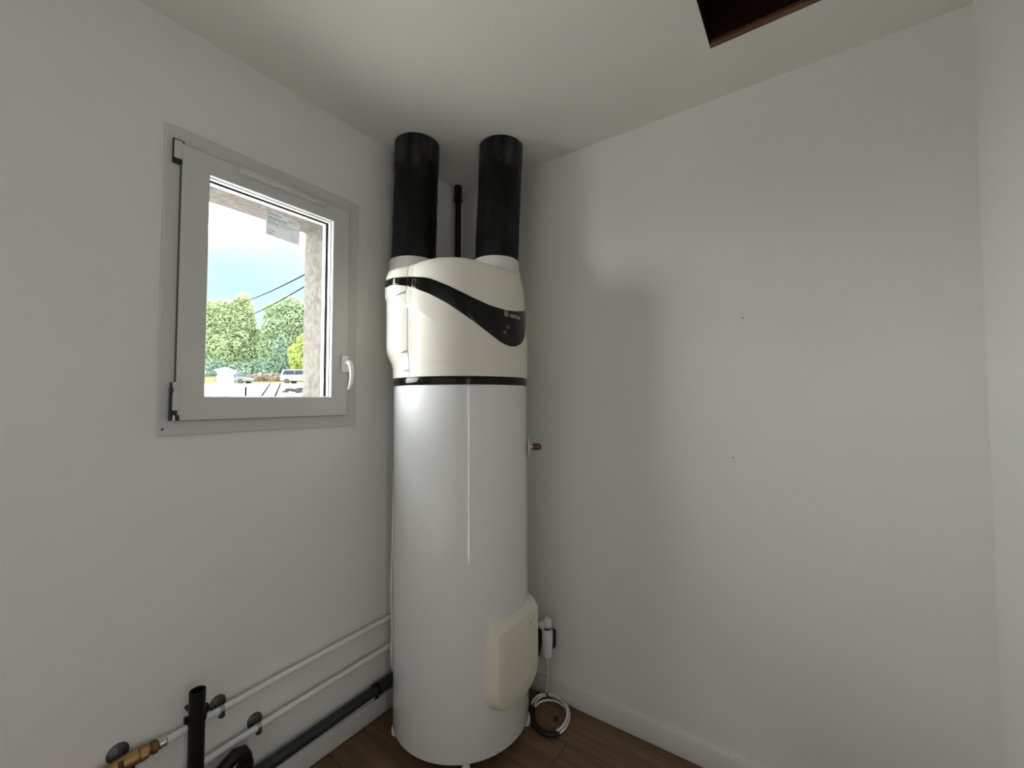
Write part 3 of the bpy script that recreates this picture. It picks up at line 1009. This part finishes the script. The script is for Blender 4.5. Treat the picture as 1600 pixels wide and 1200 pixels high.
lp = empty('water_pipe', (XP, -0.87, 0.28), 'lower white water pipe on the left wall above the drain pipe', 'pipe', 'white water pipes')
MB().tube([(XP, -1.70, 0.247), (XP, -1.18, 0.2635), (XP, -1.0, 0.274), (XP, -0.42, 0.2875)], RP, 16).build('pipe_run', M['wpipe'], lp, smooth=40)
rosette_clip(lp, XP, -1.030, 0.2722, RP)

# dark drain pipe low on the wall
dr = empty('drain_pipe', (0.034, -0.8, 0.14), 'dark grey drain pipe running low along the left wall above the baseboard', 'pipe')
XD, RDp = 0.032, 0.0205
MB().tube([(XD, -1.085, 0.128), (XD, -0.52, 0.1405)], RDp, 20).build('pipe_run', M['dpvc'], dr, smooth=40)
MB().lathe([(0, RDp), (0.002, 0.0262), (0.012, 0.0262), (0.016, 0.025), (0.11, 0.025), (0.115, 0.02)], (XD, -0.555, 0.1395), (0, 1, 0.02), 22).build('coupling', M['dpvc'], dr, smooth=35)
MB().tube([(XD, -0.452, 0.142), (XD, -0.450, 0.16), (XD, -0.449, 0.235)], 0.014, 14).build('riser', M['pvc'], dr, smooth=40)
cl = MB()
rows = []
for k in range(25):
    a = 2 * PI * k / 24
    d = Vector((math.cos(a), 0, math.sin(a)))
    ctr = Vector((XD, -0.563, 0.1393))
    rows.append([ctr + d * RDp + Vector((0, -0.007, 0)), ctr + d * (RDp + 0.005) + Vector((0, -0.007, 0)), ctr + d * (RDp + 0.005) + Vector((0, 0.007, 0)), ctr + d * RDp + Vector((0, 0.007, 0))])
cl.quadgrid(rows)
cl.box(XD - 0.004, XD + 0.006, -0.571, -0.555, 0.1393 - RDp - 0.016, 0.1393 - RDp - 0.002, 0.001)
cl.box(XD - 0.004, XD + 0.006, -0.585, -0.560, 0.1393 + RDp + 0.001, 0.1393 + RDp + 0.009, 0.001)
cl.box(0.0005, XD - RDp, -0.570, -0.556, 0.133, 0.146)
cl.build('pipe_clip', M['pvc'], dr)

# black standpipe with its siphon
sp = empty('standpipe', (0.078, -1.2235, 0.1), 'open-topped black vertical standpipe with bent siphon at lower left', 'pipe')
XS, YS = 0.078, -1.2235
b = MB()
n_ = 28
prof = [(0.10, 0.0205), (0.498, 0.0205), (0.5145, 0.0205), (0.5145, 0.0175), (0.40, 0.0175)]
b.lathe(prof, (XS, YS, 0.0), n=n_, caps=False)
b.build('pipe_run', M['pvc'], sp, smooth=40)
b = MB()
rows = []
for k in range(25):
    a = 2 * PI * k / 24
    d = Vector((math.cos(a), math.sin(a), 0))
    rows.append([Vector((XS, YS, 0.428)) + d * 0.0205, Vector((XS, YS, 0.428)) + d * 0.0238, Vector((XS, YS, 0.441)) + d * 0.0238, Vector((XS, YS, 0.441)) + d * 0.0205])
b.quadgrid(rows)
b.box(XS - 0.018, XS - 0.002, YS + 0.019, YS + 0.032, 0.436, 0.456, 0.001)
b.box(XS - 0.012, XS + 0.0, YS - 0.029, YS - 0.020, 0.432, 0.450, 0.001)
b.lathe([(0, 0.006), (XS - 0.02, 0.006)], (0.0005, YS, 0.436), (1, 0, 0), 10)
b.build('pipe_clip', M['pvc'], sp, smooth=30)
b = MB()
tr = [(XS, YS, 0.11), (XS, YS + 0.004, 0.085), (XS, YS + 0.016, 0.07), (XS, YS + 0.034, 0.085), (XS, YS + 0.038, 0.12), (XS, YS + 0.040, 0.19), (XS, YS + 0.052, 0.225), (XS, YS + 0.078, 0.248),
      (XS, YS + 0.104, 0.262), (XS, YS + 0.122, 0.258), (XS, YS + 0.131, 0.240), (XS, YS + 0.133, 0.205), (XS, YS + 0.134, 0.165), (XS - 0.01, YS + 0.136, 0.135), (XD, YS + 0.138, 0.128)]
b.tube(tr, 0.0205, 18)
b.build('siphon_bend', M['pvc'], sp, smooth=60)
MB().lathe([(0, 0.0205), (0.002, 0.0235), (0.012, 0.0235), (0.014, 0.0205)], (XS, YS + 0.1325, 0.222), (0, 0, -1), 20).build('siphon_nut', M['pvc'], sp, smooth=30)

# ------------------------------------------------------------------ socket, plug and cables on the right
so = empty('wall_socket', (0.54, 0.0, 0.27), 'black surface-mounted socket box on the plain wall beside the heater', 'socket')
MB().box(0.497, 0.579, -0.034, -0.0005, 0.232, 0.308, 0.006, 2).build('socket_body', M['dark'], so, smooth=40)
MB().lathe([(0, 0.022), (0.004, 0.021), (0.005, 0.017)], (0.538, -0.034, 0.27), (0, -1, 0), 24).build('socket_rim', M['dark'], so, smooth=40)
pg = empty('power_plug', (0.548, -0.06, 0.28), 'white rounded plug body hanging on the black socket beside the heater', 'plug')
b = MB()
px, py = 0.560, -0.052
b.lathe([(0, 0.008), (0.003, 0.018), (0.012, 0.0215), (0.03, 0.0225), (0.085, 0.0245), (0.112, 0.0245), (0.118, 0.022), (0.122, 0.016)], (px, py, 0.205), n=24)
b.build('plug_body', M['white_plastic'], pg, smooth=35)
MB().lathe([(0, 0.016), (0.006, 0.0165), (0.012, 0.016)], (px, py, 0.327), n=20).build('plug_groove', M['dsteel'], pg, smooth=35)
MB().lathe([(0, 0.017), (0.004, 0.0195), (0.030, 0.0195), (0.038, 0.014), (0.040, 0.006)], (px + 0.001, py, 0.337), n=22).build('plug_head', M['cream_plug'], pg, smooth=35)
ax = Vector((0.25, -0.95, 0.10)).normalized()
MB().lathe([(0, 0.017), (0.028, 0.018), (0.034, 0.0165), (0.037, 0.010)], Vector((px - 0.024, py + 0.012, 0.343)), ax, 22).build('plug_elbow', M['cream_plug'], pg, smooth=35)
# black lead looping between heater and socket
bl = empty('black_lead', (0.5, -0.06, 0.2), 'thick black lead looping from the socket to behind the heater cover', 'cable')
MB().tube([(0.508, -0.040, 0.290), (0.512, -0.062, 0.272), (0.519, -0.066, 0.240), (0.514, -0.066, 0.212), (0.498, -0.064, 0.190), (0.470, -0.062, 0.185), (0.440, -0.064, 0.200)], [0.012, 0.014, 0.0155, 0.016, 0.0155, 0.013, 0.012], 14).build('lead_run', M['bcable'], bl, smooth=60)

# white power cable: from the plug to a coil on the floor
cc = empty('power_cable', (0.607, -0.11, 0.0), 'white power cable coiled on the floor beside the heater', 'cable')
def ring_pts(cx, cy, a_, b_, rot, z0, dz, t0, t1, n_=40, z1=None):
    out_ = []
    for k in range(n_ + 1):
        t = t0 + (t1 - t0) * k / n_
        x, y = a_ * math.cos(t), b_ * math.sin(t)
        out_.append((cx + x * math.cos(rot) - y * math.sin(rot), cy + x * math.sin(rot) + y * math.cos(rot), z0 + (0 if z1 is None else (z1 - z0) * k / n_) + dz * math.sin(t * 2 + rot)))
    return out_
ROT = math.atan2(-0.104, 0.06)
MB().tube([(px, py, 0.208), (px - 0.001, py + 0.004, 0.15), (px - 0.006, py + 0.012, 0.09), (px - 0.012, py + 0.010, 0.05), (0.543, -0.030, 0.032)], 0.0042, 10).build('cable_drop', M['cable'], cc, smooth=60)
MB().tube([(0.543, -0.030, 0.032), (0.541, -0.024, 0.020), (0.545, -0.020, 0.012)], 0.0045, 10).build('cable_joint', M['bcable'], cc, smooth=60)
for i, (cx, cy, a_, b_, dr_, z0, dz, t0, t1) in enumerate((
        (0.610, -0.108, 0.116, 0.078, 0.0, 0.012, 0.003, 0.45, 4.6),
        (0.604, -0.112, 0.110, 0.076, 0.10, 0.022, 0.005, 0.25, 4.4),
        (0.612, -0.120, 0.098, 0.074, -0.12, 0.010, 0.003, 2.3, 4.55))):
    MB().tube(ring_pts(cx, cy, a_, b_, ROT + dr_, z0, dz, t0, t1), 0.0047, 10).build('cable_loop', M['cable'], cc, smooth=60)
bc = empty('black_cable', (0.60, -0.17, 0.0), 'bundle of black cable lying in the near side of the white coil', 'cable')
for i, (a_, b_, z0, t0, t1) in enumerate(((0.112, 0.080, 0.008, -1.95, 0.6), (0.104, 0.074, 0.014, -1.8, 0.5), (0.118, 0.086, 0.016, -2.0, 0.35), (0.098, 0.080, 0.008, -1.9, 0.45))):
    MB().tube(ring_pts(0.611, -0.113, a_ - 0.004, b_ - 0.002, ROT, z0, 0.003, t0, t1, 24), 0.0072, 10).build('cable_loop', M['bcable'], bc, smooth=60)
MB().tube([(0.652, -0.150, 0.020), (0.646, -0.142, 0.034), (0.655, -0.136, 0.030), (0.662, -0.148, 0.022)], 0.004, 8).build('cable_tie', M['bcable'], bc, smooth=60)

# ------------------------------------------------------------------ outdoors
SL = 0.121
def depth(p):
    return (Vector((p[0], p[1], 0)) - Vector((CAM.x, CAM.y, 0))).dot(FH)
def ground_z(d):
    if d < 16.0:
        return SL * d
    if d < 55:
        return 1.936 + (d - 16.0) * (3.342 - 1.936) / 39.0
    if d < 64:
        return 3.342 + (d - 55) * (5.15 - 3.342) / 9.0
    return 5.15
def at(lat, d, dz=0.0):
    p = Vector((CAM.x, CAM.y, 0)) + FH * d + RT * lat
    return Vector((p.x, p.y, ground_z(d) + dz))

# terrain built in rows across the slope running up to the road
b = MB()
rows = []
for d in (16.0, 20, 30, 42, 50, 55, 57, 60, 64, 72, 90, 120):
    rows.append([at(l, d, -0.02) for l in range(-160, 61, 10)])
b.quadgrid(rows)
gb = b.build('grass_bank', M['grass'])
struct(gb, 'dry yellow-green grass bank beyond the white paving')
# dry grass tufts near the top of the bank
# pale paving up to the bank, in slabs
J1 = ((-10.91, 3.92), (-15.07, 6.11))
J2 = ((-10.60, 4.14), (-13.95, 5.91))
def lat_of(p):
    return (Vector((p[0], p[1], 0)) - Vector((CAM.x, CAM.y, 0))).dot(RT)
def joint_lat(J, d):
    d0, d1 = depth(J[0]), depth(J[1])
    l0, l1 = lat_of(J[0]), lat_of(J[1])
    return l0 + (l1 - l0) * (d - d0) / (d1 - d0)
pv = MB()
rows = [[at(l, d, -0.10) for l in (-30, 6)] for d in (4.0, 16.1)]
pv.quadgrid(rows)
for i in range(24):
    for j in range(34):
        xa, xb, ya, yb = -0.27 - 0.5 * i, -0.27 - 0.5 * (i + 1), -12 + 0.5 * j, -11.5 + 0.5 * j
        if depth(((xa + xb) / 2, (ya + yb) / 2)) < 4.25:
            pv.face([(x_, y_, SL * max(0.0, depth((x_, y_))) - 0.012) for x_, y_ in ((xa, ya), (xa, yb), (xb, yb), (xb, ya))])
pave = pv.build('paving', M['slab'])
struct(pave, 'sunlit pale concrete paving outside the window')
def slab(fl_, fr_):
    b = MB()
    ds = [4.0 + 12.1 * k / 4 for k in range(5)]
    for dz in (0.0, -0.09):
        rows_ = [[at(fl_(d), d, dz), at(fr_(d), d, dz)] for d in ds]
        if dz == 0.0:
            A = b.quadgrid(rows_)
        else:
            B = b.quadgrid(rows_)
    for k in range(4):
        for s in (0, 1):
            b.bm.faces.new((A[k][s], A[k + 1][s], B[k + 1][s], B[k][s]))
    b.bm.faces.new((A[0][0], A[0][1], B[0][1], B[0][0]))
    b.bm.faces.new((A[4][0], A[4][1], B[4][1], B[4][0]))
    return b.build('paving_slab', M['slab'], pave)
jw = 0.030
slab(lambda d: -30, lambda d: joint_lat(J1, d) - jw)
slab(lambda d: joint_lat(J1, d) + jw, lambda d: joint_lat(J2, d) - jw)
slab(lambda d: joint_lat(J2, d) + jw, lambda d: 6)
for J in (J1, J2):
    b = MB()
    b.quadgrid([[at(joint_lat(J, d) + o_, d, 0.006) for o_ in (-0.034, 0.034)] for d in (4.0, 7.0, 10.0, 13.0, 16.0)])
    b.build('joint_filler', M['joint'], pave)

# gate pillar
pc = Vector((-15.99, 4.97, 0))
pl = empty('gate_pillar', (pc.x, pc.y, 1.85), 'white masonry gate pillar with a pyramid cap outside the window', 'pillar')
Rz = Matrix.Translation(pc) @ Matrix.Rotation(YAW, 4, 'Z')
MB().box(-0.185, 0.185, -0.185, 0.185, 1.60, 2.40, 0.01).xform(Rz).build('shaft', M['pillar'], pl)
b = MB()
b.quadgrid([[(sx * w_, sy * w_, z) for sx, sy in ((-1, -1), (1, -1), (1, 1), (-1, 1))] for w_, z in ((0.185, 2.37), (0.265, 2.375), (0.265, 2.42), (0.02, 2.53))], close=True)
g_ = b.bm.verts[:]
b.bm.faces.new(b.bm.verts[-4:] if False else [v for v in b.bm.verts][-4:])
b.xform(Rz).build('cap', M['pillar'], pl)

# cars
def car(name, base, yaw, length, height, paint, lab, van=False):
    root = empty(name, base, lab, 'car', None)
    L_, H_, W_ = length, height, 1.75
    if van:
        side = [(-L_ / 2, 0.35), (-L_ / 2, 1.0), (-L_ / 2 + 0.25, H_ - 0.05), (-L_ / 2 + 0.45, H_), (L_ * 0.12, H_), (L_ * 0.27, H_ * 0.66), (L_ / 2 - 0.1, H_ * 0.56), (L_ / 2, 0.55), (L_ / 2, 0.3)]
        wins = [[(-L_ / 2 + 0.30, H_ * 0.64), (-L_ / 2 + 0.48, H_ - 0.14), (-L_ * 0.12, H_ - 0.14), (-L_ * 0.12, H_ * 0.64)], [(-L_ * 0.10, H_ * 0.64), (-L_ * 0.10, H_ - 0.14), (L_ * 0.10, H_ - 0.14), (L_ * 0.22, H_ * 0.66)]]
    else:
        side = [(-L_ / 2, 0.35), (-L_ / 2, 0.85), (-L_ * 0.40, H_ * 0.70), (-L_ * 0.27, H_ - 0.04), (-L_ * 0.10, H_), (L_ * 0.05, H_ - 0.03), (L_ * 0.24, H_ * 0.64), (L_ * 0.43, H_ * 0.54), (L_ / 2, 0.55), (L_ / 2, 0.3)]
        wins = [[(-L_ * 0.36, H_ * 0.67), (-L_ * 0.26, H_ - 0.12), (-L_ * 0.10, H_ - 0.09), (-L_ * 0.10, H_ * 0.65)], [(-L_ * 0.08, H_ * 0.65), (-L_ * 0.08, H_ - 0.09), (L_ * 0.03, H_ - 0.12), (L_ * 0.19, H_ * 0.65)]]
    mtx = Matrix.Translation(base) @ Matrix.Rotation(yaw, 4, 'Z')
    b = MB()
    def sect(yv, k):
        return [(x, yv * (1 - (0.16 if z > H_ * 0.62 else 0.0) * (z - H_ * 0.6) / (H_ * 0.4)), z) for x, z in side]
    rows_ = [sect(-W_ / 2, 0), sect(W_ / 2, 0)]
    g = b.quadgrid([list(r) for r in rows_], close=True)
    b.bm.faces.new(g[0]); b.bm.faces.new(g[1][::-1])
    bmesh.ops.bevel(b.bm, geom=list(b.bm.edges), offset=0.04, segments=2, affect='EDGES')
    b.xform(mtx).build('body', paint, root, smooth=40)
    for wpts in wins:
        for s in (-1, 1):
            b = MB()
            f = b.face([(x, s * (W_ / 2 * (1 - 0.16 * (z - H_ * 0.6) / (H_ * 0.4)) + 0.012), z) for x, z in wpts])
            b.xform(mtx).build('side_window', M['carglass'], root)
    xs = (L_ * 0.06, L_ * 0.235) if not van else (L_ * 0.13, L_ * 0.265)
    b = MB()
    z0_, z1_ = H_ - 0.08, H_ * 0.67
    b.face([(xs[0] + 0.03, -0.60, z0_), (xs[0] + 0.03, 0.60, z0_), (xs[1] + 0.03, 0.70, z1_), (xs[1] + 0.03, -0.70, z1_)])
    b.xform(mtx).build('windscreen', M['carglass'], root)
    for x in (-L_ * 0.31, L_ * 0.31):
        for s in (-1, 1):
            b = MB().lathe([(0, 0.20), (0.0, 0.31), (0.20, 0.31), (0.20, 0.20)], (x, s * (W_ / 2 - 0.09) - 0.10, 0.31), (0, 1, 0), 20)
            b.xform(mtx).build('wheel', M['tyre'], root, smooth=40)
    return root
def lat_px(px_, d):
    return (px_ - 800) / 664.0 * d
car('parked_car', at(lat_px(366, 54.5), 54.5), YAW, 4.15, 1.45, M['carpaint'], 'silver-blue hatchback parked beyond the white gate pillar')
car('parked_car', at(lat_px(471, 51.0), 51.0), YAW, 4.3, 1.72, M['vanpaint'], 'white people carrier parked under the trees at the right of the window view', van=True)

# small things on the paving
p = at(lat_px(384, 11.95), 11.95)
st = empty('marker_stake', p, 'short dark marker stake standing on the pale paving', 'stake')
MB().box(p.x - 0.022, p.x + 0.022, p.y - 0.022, p.y + 0.022, p.z - 0.05, p.z + 0.225).build('post', M['stake'], st)
MB().box(p.x - 0.022, p.x + 0.022, p.y - 0.022, p.y + 0.022, p.z + 0.20, p.z + 0.262, 0.006).build('post_cap', M['stake'], st)
random.seed(21)
for i, (px_, d, s_) in enumerate(((446, 12.9, 0.09), (453, 13.4, 0.11), (461, 13.2, 0.12), (467, 12.8, 0.09), (472, 13.6, 0.13))):
    b = MB()
    bmesh.ops.create_icosphere(b.bm, subdivisions=2, radius=1)
    for v in b.bm.verts:
        v.co *= 0.8 + 0.4 * random.random()
        v.co = Vector((v.co.x * s_ * 1.4, v.co.y * s_, v.co.z * s_ * 0.55))
    q = at(lat_px(px_, d), d, s_ * 0.3)
    b.xform(Matrix.Translation(q) @ Matrix.Rotation(random.random() * 6, 4, 'Z'))
    o = b.build('stone', M['stone'], smooth=35)
    tag(o, ('leftmost', 'second from left', 'middle', 'second from right', 'rightmost')[i] + ' of five small grey stones on the pale paving', 'stone', 'loose stones on the paving')

# trees
def leaf_cloud(clumps, n_leaf, size, seed):
    rnd = random.Random(seed)
    verts, faces = [], []
    tot = sum(c[3] * c[4] * c[5] for c in clumps)
    for cx, cy, cz, rx, ry, rz in clumps:
        k = max(20, int(n_leaf * rx * ry * rz / tot))
        for _ in range(k):
            while True:
                v = Vector((rnd.uniform(-1, 1), rnd.uniform(-1, 1), rnd.uniform(-1, 1)))
                if 0.001 < v.length < 1:
                    break
            rr = v.length ** 0.5
            v = v.normalized() * rr
            p = Vector((cx + v.x * rx, cy + v.y * ry, cz + v.z * rz))
            nrm = (v + Vector((rnd.gauss(0, .6), rnd.gauss(0, .6), rnd.gauss(0.5, .6)))).normalized()
            u, w2 = frame_of(nrm)
            a = rnd.uniform(0, 2 * PI)
            u, w2 = u * math.cos(a) + w2 * math.sin(a), w2 * math.cos(a) - u * math.sin(a)
            s1 = size * rnd.uniform(0.6, 1.3)
            s2 = s1 * rnd.uniform(0.45, 0.7)
            i0 = len(verts)
            verts += [p - u * s1, p - w2 * s2 + nrm * s1 * .12, p + u * s1, p + w2 * s2 + nrm * s1 * .12]
            faces.append((i0, i0 + 1, i0 + 2, i0 + 3))
    return verts, faces
def tree(name, px_, d, spec, n_leaf, size, m, lab, seed, trunk=True, cat='tree', group=None, base=None):
    """spec: clumps given as (lateral offset, depth offset, height, r_lat, r_depth, r_z) from the base"""
    q = at(lat_px(px_, d), d)
    root = empty(name, q, lab, cat, group)
    cl_ = [(a, b_, c, ra, rb, rc) for a, b_, c, ra, rb, rc in spec]
    vts, fcs_ = leaf_cloud(cl_, n_leaf, size, seed)
    mtx = Matrix.Translation(q) @ Matrix.Rotation(YAW, 4, 'Z')
    vts = [mtx @ v for v in vts]
    me = bpy.data.meshes.new('foliage')
    me.from_pydata([tuple(v) for v in vts], [], fcs_)
    me.materials.append(m)
    o = bpy.data.objects.new('foliage', me)
    COL.objects.link(o)
    o['kind'] = 'stuff'
    child_of(root, o)
    if trunk:
        b = MB()
        hmax = max(c[2] + c[5] for c in spec)
        b.tube([(0, 0, -0.3), (0.05, 0, hmax * 0.25), (-0.1, 0.1, hmax * 0.5), (0.1, 0, hmax * 0.8)], [0.28, 0.22, 0.16, 0.06], 10)
        for c in spec[:5]:
            b.tube([(0, 0, hmax * 0.25), (c[0] * 0.5, c[1] * 0.5, (hmax * 0.25 + c[2]) / 2), (c[0], c[1], c[2])], [0.14, 0.10, 0.04], 7)
        b.xform(mtx).build('trunk', M['trunk'], root, smooth=60)
    return root
tree('broadleaf_tree', 356, 67.0, [(-0.6, 0, 3.6, 4.2, 3.2, 3.3), (1.9, 0, 5.0, 2.6, 2.4, 2.8), (3.4, 0.5, 3.4, 2.2, 1.8, 2.8), (4.2, 0.8, 5.6, 1.5, 1.4, 2.0), (-2.2, 0.2, 7.5, 2.6, 2.5, 3.0), (0.6, 0, 8.2, 2.6, 2.4, 3.0), (1.8, 0, 10.2, 1.9, 1.8, 2.2), (-1.0, 0, 10.2, 2.0, 1.8, 1.9), (-3.9, 0, 10.0, 1.6, 1.6, 2.2), (2.9, -0.4, 8.0, 1.5, 1.5, 2.2), (2.1, 0, 12.0, 1.1, 1.0, 1.3)],
     34000, 0.22, M['leaf_a'], 'tall light green broadleaf tree behind the gate pillar and the hatchback', 11)
tree('broadleaf_tree', 447, 67.0, [(-2.2, 0, 3.8, 2.2, 2.2, 3.2), (-1.5, 0, 3.8, 2.6, 2.6, 2.8), (1.6, 0, 3.6, 3.2, 2.8, 3.2), (-0.6, 0, 7.2, 3.2, 2.6, 2.6), (1.9, 0, 8.2, 2.6, 2.4, 2.6), (-1.9, 0, 9.8, 1.9, 1.8, 2.0), (0.4, 0, 10.6, 2.2, 2.0, 2.0), (3.0, 0, 9.8, 1.8, 1.8, 2.0), (5.5, 0, 7.5, 2.6, 2.4, 4.0)],
     32000, 0.22, M['leaf_b'], 'tall mid green broadleaf tree at the right of the window view', 12)
tree('leafy_shrub', 472, 59.0, [(0, 0, 2.6, 1.7, 1.6, 2.2), (0.6, 0, 4.8, 1.4, 1.3, 1.8), (-0.9, 0, 3.6, 1.1, 1.1, 1.3)],
     4200, 0.21, M['leaf_c'], 'bright yellow-green shrub in front of the right-hand tree', 13, cat='shrub')
tree('dark_hedge', 420, 62.6, [(-9.0, 0, 0.9, 3.5, 1.2, 1.5), (-4.5, 0, 0.8, 3.0, 1.2, 1.3), (0, 0, 1.1, 3.0, 1.2, 1.7), (4.0, 0, 1.3, 3.0, 1.2, 1.8), (7.5, 0, 1.2, 3.0, 1.2, 1.6), (1.4, 0.6, 3.6, 1.3, 1.0, 2.4)],
     6000, 0.22, M['leaf_d'], 'low dark blue-green hedge below the trees', 14, trunk=False, cat='hedge')
tree('dry_scrub', 426, 57.5, [(-2.4, 0, 0.35, 1.6, 0.5, 0.55), (0.0, 0, 0.45, 1.7, 0.5, 0.65), (2.0, 0, 0.40, 1.4, 0.5, 0.6)],
     1500, 0.16, M['leaf_dry'], 'pinkish dry scrub on the grass bank between the two cars', 15, trunk=False, cat='scrub')

# overhead cables, hung between poles out of sight
def cable_run(a, b_, sag, lab):
    a, b_ = Vector(a), Vector(b_)
    # extend beyond the window view on both sides
    d = b_ - a
    A, B = a - d * 0.25, b_ + d * 0.35
    pts = []
    for k in range(25):
        t = k / 24
        q = A.lerp(B, t)
        q.z -= sag * 4 * t * (1 - t) - sag * 0.8
        pts.append(q)
    o = MB().tube(pts, 0.045, 6).build('overhead_cable', M['wire'], smooth=60)
    tag(o, lab, 'cable', 'overhead cables outside the window')
cable_run((-62.9, 25.77, 15.35), (-27.42, 14.22, 10.16), 0.3, 'upper overhead cable crossing the sky outside the window')
cable_run((-62.5, 26.14, 13.37), (-31.31, 16.38, 10.41), 0.3, 'lower overhead cable passing between the two tree crowns')
